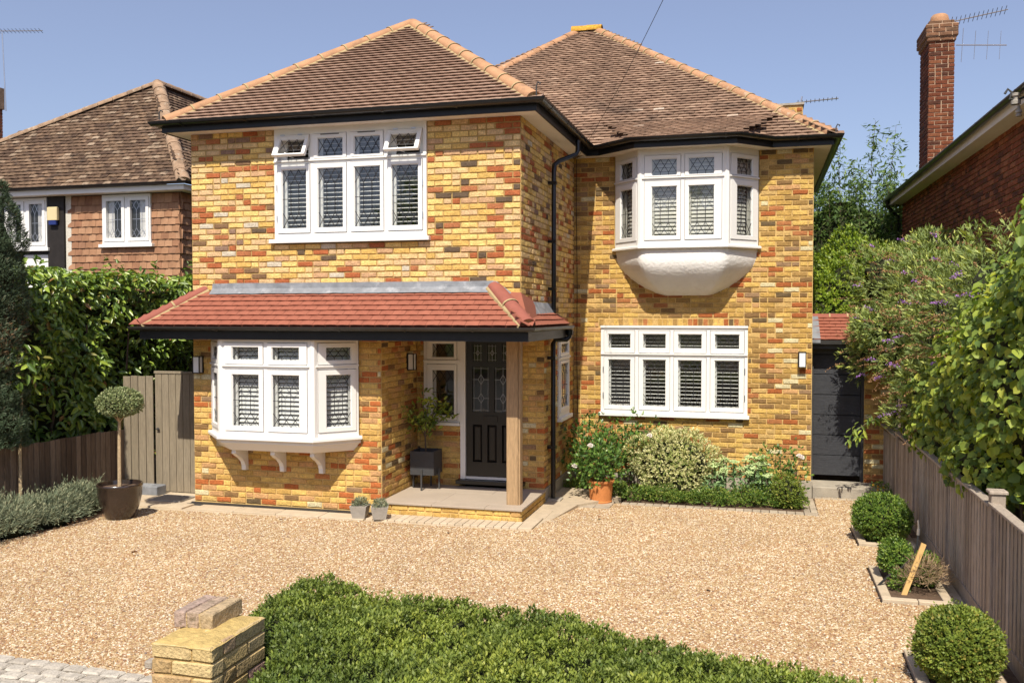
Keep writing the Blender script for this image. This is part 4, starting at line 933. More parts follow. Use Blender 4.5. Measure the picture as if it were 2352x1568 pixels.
# ------------------------------------------------------------------ fences and gate
def fence(name, label, x, ys, ztop, zb, mt, facing, postmt, board=.1, rail=True, capr=True):
    t = thing(name, label, 'fence', (x, (ys[0]+ys[-1])/2, 0))
    for i in range(len(ys)-1):
        a, b = ys[i], ys[i+1]; n = max(2, round((b-a)/board)); w_ = (b-a)/n
        for k in range(n):
            y0, y1 = a+k*w_, a+(k+1)*w_+.012; zt = ztop((y0+y1)/2)+R_.uniform(-.006, .006)
            q = MB(); s_ = facing; z0_ = zb((y0+y1)/2)
            V = [(x, y0, z0_), (x+s_*.016, y0, z0_), (x+s_*.007, y1, z0_), (x-s_*.002, y1, z0_), (x, y0, zt), (x+s_*.016, y0, zt), (x+s_*.007, y1, zt), (x-s_*.002, y1, zt)]
            q.add(V, [(0, 3, 2, 1), (4, 5, 6, 7), (0, 1, 5, 4), (1, 2, 6, 5), (2, 3, 7, 6), (3, 0, 4, 7)], R_.random()); q.build('board', mt, t)
        if capr: q = MB(); q.bbox(x-.05, x+.03, a, b, ztop(a), ztop(a)+.022, .004, r=.5); q.build('capping', mt, t)
        q = MB(); q.box(x-.022, x+.004, a, b, zb(a)-.16, zb(a)-.002, r=.3); q.build('gravel_board', mt, t)
    return t
zr = lambda y: 1.03-.012*(y+2)+gz(y)
fR = fence('boundary_fence', 'grey brown closeboard fence with concrete capped posts along the right side of the drive', 4.62, [-6.2, -4.3, -2.95, -1.13, .90, 2.3, 4.2], zr, lambda y: .13+gz(y), m_wood, -1, m_wood, .105)
for k, y in enumerate([-4.62, -2.95, -1.13, .90, 2.3]):
    q = MB(); q.bbox(4.585, 4.69, y-.05, y+.05, -.1+gz(y), zr(y)+.11, .006, r=.4); q.build('post', m_wood, fR)
    q = MB(); q.bbox(4.57, 4.705, y-.065, y+.065, zr(y)+.111, zr(y)+.135, .006, r=.6); q.build('post_cap', m_wood, fR)
zl = lambda y: .90+gz(y)-.008*y
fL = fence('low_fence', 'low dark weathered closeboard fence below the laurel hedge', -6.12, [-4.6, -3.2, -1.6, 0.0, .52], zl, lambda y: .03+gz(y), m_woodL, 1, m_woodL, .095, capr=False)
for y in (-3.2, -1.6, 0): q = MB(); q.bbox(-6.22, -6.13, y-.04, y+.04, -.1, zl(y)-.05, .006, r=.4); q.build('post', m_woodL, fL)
gt = thing('side_gate', 'tall grey boarded side gate between laurel hedge and house', 'gate', (-5.1, .56, 0))
x = -5.62
for k in range(9):
    q = MB(); q.bbox(x+.003, x+.112, .55, .57, .0, 1.70, .003, r=R_.random()); q.build('board', m_gate, gt); x += .115
q = MB(); q.bbox(-5.63, -4.59, .54, .59, 1.701, 1.735, .004, r=.5); q.build('top_rail', m_gate, gt)
q = MB(); q.box(-5.6, -4.6, .571, .60, .25, .33, r=.5); q.box(-5.6, -4.6, .571, .60, 1.45, 1.53, r=.5); q.build('rail', m_gate, gt)
q = MB(); q.tube([(-5.56, .535, .90), (-5.56, .52, .90)], .02, 10); q.tube([(-5.585, .515, .90), (-5.535, .515, .90)], .008, 6); q.build('latch', m_steel, gt)
fp = thing('fence_panel', 'narrow weathered boarded panel joining the side gate to the hedge', 'fence panel', (-5.85, .52, 0))
x = -6.12
for k in range(4):
    q = MB(); q.bbox(x+.002, x+.118, .50+.01*k, .52+.01*k, .0, 1.66+R_.uniform(-.01, .01), .003, r=R_.random()); q.build('board', m_gate, fp); x += .12
q = MB(); q.bbox(-6.62, -6.2, .2, .5, 0, .12, .01); 

# ------------------------------------------------------------------ neighbouring house, left
nb = thing('neighbour_house', 'tile hung neighbouring house with mossy brown hip roof and black timber strip', 'house', (-10, 4.5, 0))
NY = 4.5
q = MB(); q.box(-17, -7.92, NY+.02, NY+.25, -.3, 4.90); q.box(-8.15, -7.92, NY+.25, 12, -.3, 4.9); nw = q.build('wall', m_timber, nb)
# clay hanging tiles
it = []
def hang(items, F, width, z0, z1, openings, parent, w=.165, g=.14):
    k = 0; z = z0
    while z < z1:
        u = (w/2 if k % 2 else 0)
        while u < width+.01:
            if not any(a+.02 < u < b-.02 and c-.06 < z+.03 < d for a, b, c, d in openings):
                M = np.eye(4); M[:3, 0] = F[:3, 0]; M[:3, 1] = F[:3, 2]; M[:3, 2] = -F[:3, 1]
                c = F@np.array([min(u, width-.04), 0, z, 1.]); M[:3, 3] = c[:3]; M[:3, 2] *= 1.3; M[:3, 1] *= 1.3
                a_ = R_.uniform(-.02, .02); M[:3, 0] = M[:3, 0]+M[:3, 1]*a_
                items.append((M, R_.random()*.999, parent))
            u += w
        z += g; k += 1
FN = frame((-10.42, NY, 0), (1, 0, 0), (0, -1, 0))
opn = [(.80, 1.82, 3.90, 4.9)]
q = MB(); q.box(-10.42, -9.64, NY+.012, NY+.019, 2.5, 4.88); q.box(-8.58, -7.93, NY+.012, NY+.019, 2.5, 4.88); q.box(-9.64, -8.58, NY+.012, NY+.019, 2.5, 3.93); q.build('tile_backing', m_tileW, nb)
hang(it, FN, 2.5, 2.6, 4.80, opn, nw)
hang(it, frame((-7.92, NY, 0), (0, 1, 0), (1, 0, 0)), 2.2, 2.6, 4.80, [], nw)
pieces(it, TTh, m_tileW, 'hung_tile', 'hung_tiling', nb, 300, 'hg')
q = MB(); q.box(-10.55, -10.42, NY-.02, NY+.019, 2.5, 4.9); q.build('pebbledash_strip', m_peb, nb)
q = MB(); q.box(-10.95, -10.56, NY-.06, NY+.019, 2.5, 4.9); q.build('timber_post', m_timber, nb)
q = MB(); q.box(-11.6, -11.0, NY-.0, NY+.019, 3.0, 3.75); q.build('render_panel', m_rend, nb)
q = MB(); q.box(-14, -10.96, NY-.03, NY+.0, 3.76, 3.86); q.box(-14, -10.96, NY-.03, NY, 2.9, 2.99); q.box(-11.72, -11.62, NY-.03, NY+.0, 2.99, 3.76); q.build('timber_frame', m_timber, nb)
def nwin(a, b, c, d, nl, label):
    me = bpy.data.meshes.new('window'); o = bpy.data.objects.new('window', me); COL.objects.link(o); adopt(o, nb); o['label'] = label; q = MB()
    W = (b-a)/nl; M_ = Mm(frame((0, NY-.03, 0), (1, 0, 0), (0, -1, 0)))
    q.box(a, b, -.03, .05, c, c+.05, M_); q.box(a, b, -.03, .05, d-.05, d, M_)
    for i in range(nl+1): x_ = a+i*W; q.box(max(a, x_-.03), min(b, x_+.03), -.03, .05, c+.05, d-.05, M_)
    me.from_pydata(q.v, [], q.f); me.materials.append(m_white)
    for i in range(nl):
        ga, gb, gc, gd = a+i*W+.10, a+(i+1)*W-.10, c+.12, d-.12
        s = MB(); ring(s, a+i*W+.034, a+(i+1)*W-.034, c+.054, d-.054, ga, gb, gc, gd, -.045, .02, M_); child(s, 'casement', m_white, o)
        s = MB(); s.add([(ga, .0, gc), (gb, .0, gc), (gb, .0, gd), (ga, .0, gd)], [(0, 1, 2, 3)], 0, M_); child(s, 'pane', m_glass, o)
        s = MB(); leading(s, M_, ga, gb, gc, gd, 'bot', -.002); child(s, 'leading', m_alu, o)
        s = MB(); s.box(ga-.02, ga+(gb-ga)*.4, .030, .035, gc, gd, M_) if i == 0 else s.box(gb-(gb-ga)*.5, gb+.02, .030, .035, gc, gd, M_); child(s, 'curtain', m_curtain, o)
        s = MB(); s.box(ga-.02, gb+.02, .045, .052, gc, gd, M_) if False else s.box(ga-.05, gb+.05, .040, .0405, gc-.05, gd+.05, M_); child(s, 'unlit_room_sheet', m_dark, o)  # last sheet is near-black, painted darkness of the room behind the pane
    s = MB(); s.bbox(a-.06, b+.06, NY-.11, NY, c-.06, c-.002, .005); child(s, 'sill', m_white, o)
nwin(-9.66, -8.56, 3.92, 4.88, 2, 'two light leaded window in the tile hung wall')
nwin(-12.0, -10.97, 3.88, 4.88, 2, 'two light leaded window left of the black timber post')
# eaves and roof
npath = [(-15.6, 4.22), (-7.66, 4.22), (-7.66, 12)]
q = MB(); q.sweep(npath, [(-.35, 4.90), (0, 4.90), (0, 5.0), (-.35, 5.0)]); q.build('eaves_box', m_soff, nb)
g3 = gutter([(-15.6, 4.22), (-7.66, 4.22), (-7.66, 12)], 5.05, .05, nb, m_black, .002); brackets(g3, [(-15.6, 4.22), (-7.66, 4.22)], 5.05, .05, .9, .002, m_black)
NE = 5.02; NP = 1.21; ax, ay = -9.62, 6.18; nz_ = NE+NP*2.0
q = MB(); q.add([(-7.62, 4.18, NE), (ax, ay, nz_), (-15.6, 4.18, NE-.0), (ax, 11, nz_), (-7.62, 13, NE), (-15.6, 11, NE)], [(2, 0, 1), (0, 4, 3, 1), (2, 1, 3, 5)])
rfN = q.build('roof', m_tileN, nb)
it = []; sn = math.hypot(1, NP)
kL = (ax+15.6)/2.0
tile_slope(it, (-15.6, 4.18, NE+.01), (1, 0, 0), (0, 1, NP), 31, .10, .165, lambda s: (s/sn*kL, 7.98-s/sn), rfN, .006, .03)
tile_slope(it, (-7.62, 4.18, NE+.01), (0, 1, 0), (-1, 0, NP*.98), 31, .10, .165, lambda s: (s/sn, 6.5), rfN, .006, .03)
pieces(it, TTo, m_tileN, 'roof_tile', 'roof_tiling', nb, 300, 'tn')
hip_tiles(rfN, (-7.65, 4.21, NE+.05), (ax, ay, nz_+.05), m_hipN, r=.13, L=.32, point=False)
hip_tiles(rfN, (-15.5, 4.25, NE+.06), (ax, ay, nz_+.05), m_hipN, r=.11, L=.34, point=False)
hip_tiles(rfN, (ax, ay-.05, nz_+.04), (ax, 11, nz_+.04), m_hipN, r=.12, L=.34, point=False)
# alarm box
t = thing('alarm_box', 'cream and blue alarm box on the black timber post of the left neighbour', 'alarm box', (-10.75, NY-.07, 4.5))
q = MB(); q.bbox(-10.90, -10.66, NY-.14, NY-.062, 4.42, 4.68, .012); q.build('cover', m_cream, t)
q = MB(); q.bbox(-10.87, -10.69, NY-.135, NY-.062, 4.33, 4.418, .012); q.build('lamp', m_blue, t)
# left chimney with aerial (only its edge in view)
t = thing('chimney_stack', 'narrow brick chimney edge at the far left beyond the neighbour roof', 'chimney', (-15.3, 7.5, 5))
def corner_stack(t, x0, x1, y0, y1, z0, z1, cap=True, pal=m_brR):
    q = MB(); q.box(x0+.008, x1-.008, y0+.008, y1-.008, z0, z1); c = q.build('shaft', m_moR, t); it = []
    lay_bricks(it, frame((x0, y0+.008, 0), (1, 0, 0), (0, -1, 0)), x1-x0, z0, z1, [], c)
    lay_bricks(it, frame((x1-.008, y0, 0), (0, 1, 0), (1, 0, 0)), y1-y0, z0, z1, [], c)
    lay_bricks(it, frame((x0+.008, y1, 0), (0, -1, 0), (-1, 0, 0)), y1-y0, z0, z1, [], c)
    return it, c
CXL = onray(0, 300, 7.5).x; CZT = onray(0, 240, 7.5).z; CZC = onray(0, 190, 7.5).z
CXL = onray(7, 300, 8.0).x
it, c = corner_stack(t, CXL-.6, CXL, 7.5, 8.0, 4.0, CZT)
q = MB(); q.box(CXL-.65, CXL+.03, 7.45, 8.03, CZT, CZC); q.build('cap', m_hipN, t); pieces(it, BT, m_brR, 'brick', 'shaft_brickwork', t, 300, 'b')
def aerial(label, mast, boom0, boom1, nel, el, vert=False, mt=m_alu, tilt=(0, 0, 1)):
    t = thing('tv_aerial', label, 'aerial', boom0)
    q = MB(); q.tube([boom0, boom1], .011, 6); q.build('boom', mt, t); b0, b1 = Vector(boom0), Vector(boom1); d = (b1-b0).normalized()
    ax_ = Vector(tilt) if vert else d.cross(Vector((0, 0, 1))).normalized()
    if not vert: ax_ = (ax_+Vector((0, 0, .5))).normalized()
    for i in range(nel):
        p = b0+(b1-b0)*(i+.5)/nel; L = el*(1.2 if i == 0 else 1); q = MB(); q.tube([p-ax_*L/2, p+ax_*L/2], .0055, 5); q.build('element', m_steel if not vert else mt, t)
    if mast: q = MB(); q.tube(mast, .014, 6); q.build('mast', mt, t)
    return t
a0 = onray(2, 85, 7.7); a1 = onray(98, 71, 7.7)
aerial('slim aluminium aerial on a tall mast above the chimney at the far left', [onray(14, 255, 7.7), onray(5, 75, 7.7)], onray(-25, 72, 7.7), a1, 14, .16)
# ------------------------------------------------------------------ neighbouring house, right
nr = thing('neighbour_house', 'dark red brick neighbouring house side wall with white soffit at the right', 'house', (5.9, 4, 0))
q = MB(); q.box(5.81, 6.1, -4, 10.2, -.4, 4.88); q.box(6.1, 12, 10.0, 10.2, -.4, 4.88); rw = q.build('wall', m_moR, nr)
it = []; lay_bricks(it, frame((5.80, 10.2, 0), (0, -1, 0), (-1, 0, 0)), 13.6, 2.3, 4.88, [], rw)
itw = it
q = MB(); q.box(5.57, 5.80, -4, 10.55, 4.87, 4.88); q.box(5.57, 12, 10.21, 10.55, 4.871, 4.881); q.build('soffit', m_soff, nr)
q = MB(); q.box(5.55, 5.569, -4, 10.57, 4.865, 5.0); q.build('fascia', m_soff, nr)
g4 = gutter([(5.55, 10.57), (5.55, -4)], 5.0, .055, nr, m_black, .002); brackets(g4, [(5.55, 10.57), (5.55, -4)], 5.0, .055, .9, .002, m_black)
q = MB(); q.tube([(5.49, 10.2, 4.94), (5.50, 10.2, 4.84), (5.65, 10.25, 4.68), (5.74, 10.28, 4.62), (5.75, 10.28, 2)], .036, 8); q.build('downpipe', m_black, nr, smooth=True)
q = MB(); q.add([(5.51, -4, 4.985), (5.51, 10.6, 4.985), (8.5, 7.5, 7.0), (8.5, -4, 7.0), (12, 10.6, 4.985)], [(0, 3, 2, 1), (1, 2, 4)]); q.build('roof', m_tileM, nr)
# chimney of the right neighbour
it, c = corner_stack(nr, 5.87, 6.31, 7.85, 8.75, 5.0, 7.62)
c.name = 'chimney'
it2 = []
for (e, z0, z1) in ((.03, 7.62, 7.70), (.06, 7.70, 7.93), (.0, 7.93, 8.00)):
    q = MB(); q.box(5.87-e+.008, 6.31+e-.008, 7.85-e+.008, 8.75+e-.008, z0, z1); q.build('chimney_cap', m_moR, nr)
    lay_bricks(it2, frame((5.87-e, 7.85-e+.008, 0), (1, 0, 0), (0, -1, 0)), .44+2*e, z0, z1, [], c, 0, z0)
    lay_bricks(it2, frame((5.87-e+.008, 8.75+e, 0), (0, -1, 0), (-1, 0, 0)), .9+2*e, z0, z1, [], c, 0, z0)
m_brD = mat('brick_sooted', pal=ramp((.5, (.13, .075, .045)), (.5, (.20, .10, .055))), rough=.95, var=.3, vs=12, bump=.6, bs=90, stain=((.40, .22, .05), 9, .66, .7))
m_brC = mat('brick_chimney', pal=_sc(PAL_R, .58, 1.), **kw)
pieces_multi([(itw, BT, m_brR, 'b'), (it, BT, m_brC, 'b'), (it2, BT, m_brD, 'bd')], 'brick', 'brickwork', nr, 300)
q = MB(); q.lathe([(.16, 0), (.17, .06), (.15, .14), (.12, .17), (0, .18)], (6.09, 8.1, 8.0), 16); q.build('chimney_pot', m_hipM, nr, smooth=True); nr.rotation_euler.z = rad(.8)
for k in range(3): q = MB(); q.add([(5.90+k*.11, 7.83, 5.24+k*.08), (6.0+k*.11, 7.83, 5.31+k*.08), (5.91+k*.11, 7.83, 5.33+k*.08)], [(0, 1, 2)]); q.build('flashing', m_white, nr)
cy = 7.9
aerial('bristling aluminium aerial slanting right from the tall red chimney top', None, onray(2180, 52, cy), onray(2315, 22, cy), 13, .22)
aerial('slim horizontal pole aerial with four upright rods halfway down the chimney cap', None, onray(2196, 104, cy), onray(2312, 104, cy), 4, .52, True, tilt=(.05, 0, 1))
aerial('small white aerial on the low chimney behind the main roof', [onray(1838, 240, 6.1), onray(1842, 222, 6.1)], onray(1828, 236, 6.1), onray(1926, 226, 6.1), 10, .10)
# insulator bracket at the right edge
t = thing('wire_insulator', 'grey iron wire bracket and insulator at the neighbour eaves on the right edge', 'insulator', (5.4, .4, 5))
c0 = onray(2338, 240, 0.2)
q = MB(); q.tube([c0+Vector((-.13, 0, .12)), c0+Vector((-.10, 0, .17)), c0+Vector((-.06, 0, .13)), c0+Vector((-.08, 0, .06)), c0+Vector((0, 0, .05)), c0+Vector((.12, 0, .10))], .014, 6); q.build('bracket', m_steel, t, smooth=True)
q = MB(); q.lathe([(0, 0), (.03, 0), (.035, .02), (.02, .03), (.035, .045), (.03, .07), (.015, .08), (.015, .12)], tuple(c0+Vector((.01, 0, -.13))), 12); q.lathe([(.05, .0), (.05, .04), (.03, .05), (.03, .08), (.045, .09), (.045, .12), (0, .13)], tuple(c0+Vector((-.02, 0, .0))), 12); q.build('insulator', m_greypot, t, smooth=True)

# ------------------------------------------------------------------ foliage tools
def lumps(D, n=7, seed=0, amp=.12, k=3.):
    g = np.random.default_rng(seed); out = np.zeros(len(D))
    for _ in range(n): v = g.normal(size=3)*k; out += np.sin(D@v+g.uniform(0, 6.28))
    return 1+amp*out/math.sqrt(n)
def ell_pts(c, r, n, seed=0, shell=.22, amp=.10, p=2., k=3., lo=-1.):
    g = np.random.default_rng(seed); D = g.normal(size=(n*2, 3)); D /= np.linalg.norm(D, axis=1)[:, None]; D = D[D[:, 2] > lo][:n]
    if p != 2: s = (np.abs(D)**p).sum(1)**(-1/p); Q = D*s[:, None]
    else: Q = D
    f = lumps(D, 7, seed, amp, k)*(1-shell*g.random(len(D))**2)
    P = np.array(c)+Q*np.array(r)*f[:, None]; Nn = D/np.array(r); Nn /= np.linalg.norm(Nn, axis=1)[:, None]
    return P, Nn
def leaves(P, Nn, size, aspect, g, tilt=.6, droop=0., big=False, rbase=None, upb=0., fold=.25, smin=.6):
    """one leaf per point; leaf blade roughly facing N, pointing at random with droop"""
    n = len(P); N1 = Nn+g.normal(size=(n, 3))*tilt; N1[:, 2] += upb; N1 /= np.linalg.norm(N1, axis=1)[:, None]
    T = g.normal(size=(n, 3)); T[:, 2] -= droop; T -= N1*(T*N1).sum(1)[:, None]; T /= np.linalg.norm(T, axis=1)[:, None]; B = np.cross(N1, T)
    s = size*(smin+(1.35-smin)*g.random(n)); L = s[:, None]; W = (s*aspect)[:, None]
    r = g.random(n) if rbase is None else np.clip(rbase+g.normal(size=n)*.16, 0, .999)
    if big:
        a = P; t = P+T*L-N1*L*.10; l1 = P+T*L*.30+B*W*.5+N1*W*fold; l2 = P+T*L*.70+B*W*.42+N1*W*fold; r1 = P+T*L*.30-B*W*.5+N1*W*fold; r2 = P+T*L*.70-B*W*.42+N1*W*fold
        V = np.stack([a, r1, r2, t, l2, l1], 1).reshape(-1, 3); i = np.arange(n)[:, None]*6
        F = np.concatenate([i+np.array([[0, 1, 2, 3]]), i+np.array([[0, 3, 4, 5]])], 1).reshape(-1, 4); R = np.repeat(r, 2)
    else:
        V = np.stack([P, P+T*L*.5-B*W*.5, P+T*L-N1*L*.08, P+T*L*.5+B*W*.5], 1).reshape(-1, 3)
        F = (np.arange(n)[:, None]*4+np.array([[0, 1, 2, 3]])); R = r
    return V, F, R
def foliage(name, sets, mt, parent, kind='stuff'):
    Vs, Fs, Rs = [], [], []; b = 0
    for V, F, R in sets: Vs.append(V); Fs.append(F+b); Rs.append(R); b += len(V)
    return npmesh(name, np.concatenate(Vs), np.concatenate(Fs), np.concatenate(Rs), mt, parent, kind)
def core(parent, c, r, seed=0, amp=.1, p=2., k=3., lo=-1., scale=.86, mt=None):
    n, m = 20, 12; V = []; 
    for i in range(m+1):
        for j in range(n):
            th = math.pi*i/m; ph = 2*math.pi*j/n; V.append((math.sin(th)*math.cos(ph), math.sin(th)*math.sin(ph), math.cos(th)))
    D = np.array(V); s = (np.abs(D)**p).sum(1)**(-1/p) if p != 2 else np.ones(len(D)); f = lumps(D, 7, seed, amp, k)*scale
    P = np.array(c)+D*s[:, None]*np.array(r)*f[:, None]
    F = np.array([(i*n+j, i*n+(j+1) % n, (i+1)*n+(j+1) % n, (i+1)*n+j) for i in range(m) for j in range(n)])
    return npmesh('dark_core', P, F, np.zeros(len(F)), mt or m_core, parent, smooth=True)
def sprigs(P, Nn, m, size, aspect, g, spread=.02, rise=.03, rb=None):
    """m leaves round a short upward/outward shoot at each point"""
    n = len(P); A = Nn+np.array([0, 0, .5])+g.normal(size=(n, 3))*.25; A /= np.linalg.norm(A, axis=1)[:, None]
    r0 = g.random(n)*.8+.1 if rb is None else rb
    sets = []
    for k in range(m):
        t = (k+1)/m; T = g.normal(size=(n, 3)); T -= A*(T*A).sum(1)[:, None]; T /= np.linalg.norm(T, axis=1)[:, None]
        Lf = T*(1.1-t*.5)+A*(.35+t*.7); Lf /= np.linalg.norm(Lf, axis=1)[:, None]; Nf = A-Lf*(A*Lf).sum(1)[:, None]+1e-6; Nf /= np.linalg.norm(Nf, axis=1)[:, None]; B = np.cross(Nf, Lf)
        base = P+A*(rise*t); s = (size*(.75+.5*g.random(n)))[:, None]; W = s*aspect
        V = np.stack([base, base+Lf*s*.5-B*W*.5, base+Lf*s, base+Lf*s*.5+B*W*.5], 1).reshape(-1, 3)
        sets.append((V, np.arange(n)[:, None]*4+np.array([[0, 1, 2, 3]]), np.clip(r0+(t-.5)*.25+g.normal(size=n)*.07, 0, .999)))
    return sets
def individual_leaves(name, P, Nn, mt, parent, size, aspect, g, lim=300, tkey='leaf', droop=1.):
    """the leaves that show largest as objects sharing a few meshes"""
    T = []
    for t in range(5):
        rr_ = random.Random(t+3); L = 1.; W = aspect; f = .12+.06*rr_.random(); c = -.12*rr_.random()
        V = np.array([(0, 0, 0), (.25, W*.42, f*W), (.5, W*.52, f*W+c*.2), (.8, W*.28, f*W*.6+c*.7), (1, 0, c), (.8, -W*.28, f*W*.6+c*.7), (.5, -W*.52, f*W+c*.2), (.25, -W*.42, f*W), (.5, 0, c*.2)])
        T.append((V, [(0, 8, 2, 1), (8, 4, 3, 2), (0, 7, 6, 8), (8, 6, 5, 4)]))
    items = []; n = len(P)
    N1 = Nn+g.normal(size=(n, 3))*.45; N1[:, 2] += .25; N1 /= np.linalg.norm(N1, axis=1)[:, None]; Td = g.normal(size=(n, 3)); Td[:, 2] -= droop; Td -= N1*(Td*N1).sum(1)[:, None]; Td /= np.linalg.norm(Td, axis=1)[:, None]; B = np.cross(N1, Td)
    for i in range(n):
        s = size*g.uniform(.7, 1.25); M = np.eye(4); M[:3, 0] = Td[i]*s; M[:3, 1] = B[i]*s; M[:3, 2] = N1[i]*s; M[:3, 3] = P[i]; items.append((M, float(g.random())*.99, parent))
    pieces(items, T, mt, 'leaf', 'leaf_mass', parent, lim, tkey)
def stems(parent, lines, mt, name='stem'):
    for pts, r0, r1 in lines:
        q = MB(); q.tube(pts, [r0+(r1-r0)*i/(len(pts)-1) for i in range(len(pts))], 6); q.build(name, mt, parent, smooth=True)
rng = lambda s: np.random.default_rng(s)

# front box hedge
hg = thing('box_hedge', 'clipped green box hedge along the front of the drive', 'hedge', (1.9, -6.5, 0))
hp = [(-.02, -5.56), (.5, -5.60), (1.4, -5.82), (2.3, -6.08), (3.30, -6.30), (3.72, -6.55), (3.8, -8.0), (.53, -8.0), (.53, -6.72), (.08, -6.45)]
HT = .90
def inpoly(x, y, poly):
    c = np.zeros(len(x), bool); n = len(poly)
    for i in range(n):
        x0, y0 = poly[i]; x1, y1 = poly[(i+1) % n]; cond = ((y0 > y) != (y1 > y)); xx = (x1-x0)*(y-y0)/(y1-y0+1e-12)+x0; c ^= cond & (x < xx)
    return c
def edged(x, y, poly):
    d = np.full(len(x), 9.); n = len(poly); gx = np.zeros(len(x)); gy = np.zeros(len(x))
    for i in range(n):
        a = np.array(poly[i]); b = np.array(poly[(i+1) % n]); ab = b-a; t = np.clip(((x-a[0])*ab[0]+(y-a[1])*ab[1])/(ab@ab), 0, 1); qx = a[0]+t*ab[0]-x; qy = a[1]+t*ab[1]-y; dd = np.hypot(qx, qy)
        m_ = dd < d; d[m_] = dd[m_]; gx[m_] = qx[m_]/(dd[m_]+1e-9); gy[m_] = qy[m_]/(dd[m_]+1e-9)
    return d, gx, gy
g = rng(5); X = g.uniform(-.1, 3.85, 48000); Y = g.uniform(-8.0, -5.4, 48000); k_ = inpoly(X, Y, hp); X, Y = X[k_], Y[k_]; d, gx, gy = edged(X, Y, hp)
bumpf = lambda x, y: .028*np.sin(x*3.1+y*1.7)+.022*np.sin(x*6.3-y*4.2+1)+.016*np.sin(x*11+y*9)+.012*np.sin(x*23-y*17)
cc = np.stack([g.uniform(-.1, 3.85, 1500), g.uniform(-8., -5.4, 1500)], 1); XYp = np.stack([X, Y], 1); dd2 = np.full(len(X), 9.); ci = np.zeros(len(X), int)
for c0_ in range(0, 1500, 250):
    D_ = ((XYp[:, None, :]-cc[None, c0_:c0_+250])**2).sum(2); mi = D_.argmin(1); mv = D_[np.arange(len(X)), mi]; bt = mv < dd2; dd2[bt] = mv[bt]; ci[bt] = mi[bt]+c0_
dome = np.clip(1-dd2/.0035, 0, 1); cx3 = (X-cc[ci, 0])*9; cy3 = (Y-cc[ci, 1])*9; chh = g.uniform(.02, .06, 1500)[ci]
Zt = HT-.03+dome*chh+bumpf(X, Y)-.15*np.exp(-d/.06)-.05*g.random(len(X)); Nt = np.stack([gx*np.exp(-d/.1)+cx3, gy*np.exp(-d/.1)+cy3, np.ones(len(X))], 1)
n = 15000; e = g.integers(0, len(hp), n); lens = np.array([math.dist(hp[i], hp[(i+1) % len(hp)]) for i in range(len(hp))]); e = g.choice(len(hp), n, p=lens/lens.sum()); t = g.random(n)
A_ = np.array(hp)[e]; B_ = np.array(hp)[(e+1) % len(hp)]; XY = A_+(B_-A_)*t[:, None]; dv = (B_-A_)/lens[e][:, None]; nx, ny = -dv[:, 1], dv[:, 0]
zz = g.uniform(.0, HT-.06, n); inn = .02+.04*g.random(n)+.02*np.sin(XY[:, 0]*9+zz*12); cx_, cy_ = 1.8, -6.8; sg = np.sign((XY[:, 0]-cx_)*nx+(XY[:, 1]-cy_)*ny); nx *= sg; ny *= sg
Ps = np.stack([XY[:, 0]-nx*inn, XY[:, 1]-ny*inn, zz], 1); Ns = np.stack([nx, ny, .2*np.ones(n)], 1)
P = np.concatenate([np.stack([X, Y, Zt], 1), Ps]); Nn = np.concatenate([Nt, Ns]); Nn /= np.linalg.norm(Nn, axis=1)[:, None]
rb = np.clip(.36+.16*np.sin(P[:, 0]*2.3+P[:, 1]*3.1)+.10*np.sin(P[:, 0]*7-P[:, 1]*5)+.20*(P[:, 0]-1.5)/2+g.normal(size=len(P))*.15, 0, .95)
foliage('foliage', sprigs(P, Nn, 5, .021, .52, g, rise=.026, rb=rb), l_box, hg)
q = MB(); hi = [(x_*.985+.015*cx_ if False else x_+(cx_-x_)*.03, y_+(cy_-y_)*.06) for x_, y_ in hp]; q.prism(hi, 0, HT-.11); q.build('dark_core', m_core, hg)

# laurel hedge
lh = thing('laurel_hedge', 'tall dark glossy laurel hedge behind the low fence on the left', 'hedge', (-7, 1, 0))
g = rng(21); Ps = []; Ns = []
def facept(n, f):
    u = g.random(n); v = g.random(n); return f(u, v)
n = 9500; u = g.random(n); v = g.random(n)**.95; y = -2.3+u*7.2; z = .35+v*2.85; bulge = .16*np.sin(y*2.1+z*1.3)+.10*np.sin(y*4.7-z*3.1)+.07*np.sin(z*7+y*3); x = -6.42+bulge*.9-.22*np.clip(z-2.7, 0, 1)**1*1.0-.25*g.random(n)**2
Ps.append(np.stack([x, y, z], 1)); Ns.append(np.tile([.55, -.65, .5], (n, 1)))
n = 3000; x = -6.45-1.9*g.random(n); y = -2.3+7.2*g.random(n); z = 3.13+.06*np.sin(x*5+y*3)+.05*np.sin(y*9)-.10*g.random(n)**2+(g.random(n) < .02)*.12*g.random(n); Ps.append(np.stack([x, y, z], 1)); Ns.append(np.tile([.1, -.1, 1], (n, 1)))
n = 2400; x = -6.4-1.9*g.random(n); z = .3+2.8*g.random(n); y = -2.3+.15*np.sin(x*4+z*3)+.15*g.random(n); Ps.append(np.stack([x, y, z], 1)); Ns.append(np.tile([.1, -1, .1], (n, 1)))
P = np.concatenate(Ps); Nn = np.concatenate(Ns).astype(float)
P = P[:]; order = np.argsort([px2(p_)[2] for p_ in P]); P = P[order]; Nn = Nn[order]
pick = np.zeros(len(P), bool); pick[rng(1).choice(min(4000, len(P)), 300, replace=False)] = True
individual_leaves('leaf', P[pick]+Nn[pick]*.03, Nn[pick], l_lau, lh, .13, .40, g, 300, 'lau', 1.2)
foliage('leaf_mass', [leaves(P[~pick], Nn[~pick], .125, .38, g, .55, 1.2, True, upb=.25)], l_lau, lh)
q = MB(); q.box(-8.2, -6.75, -1.95, 4.7, .2, 2.92); q.build('dark_core', m_core, lh)
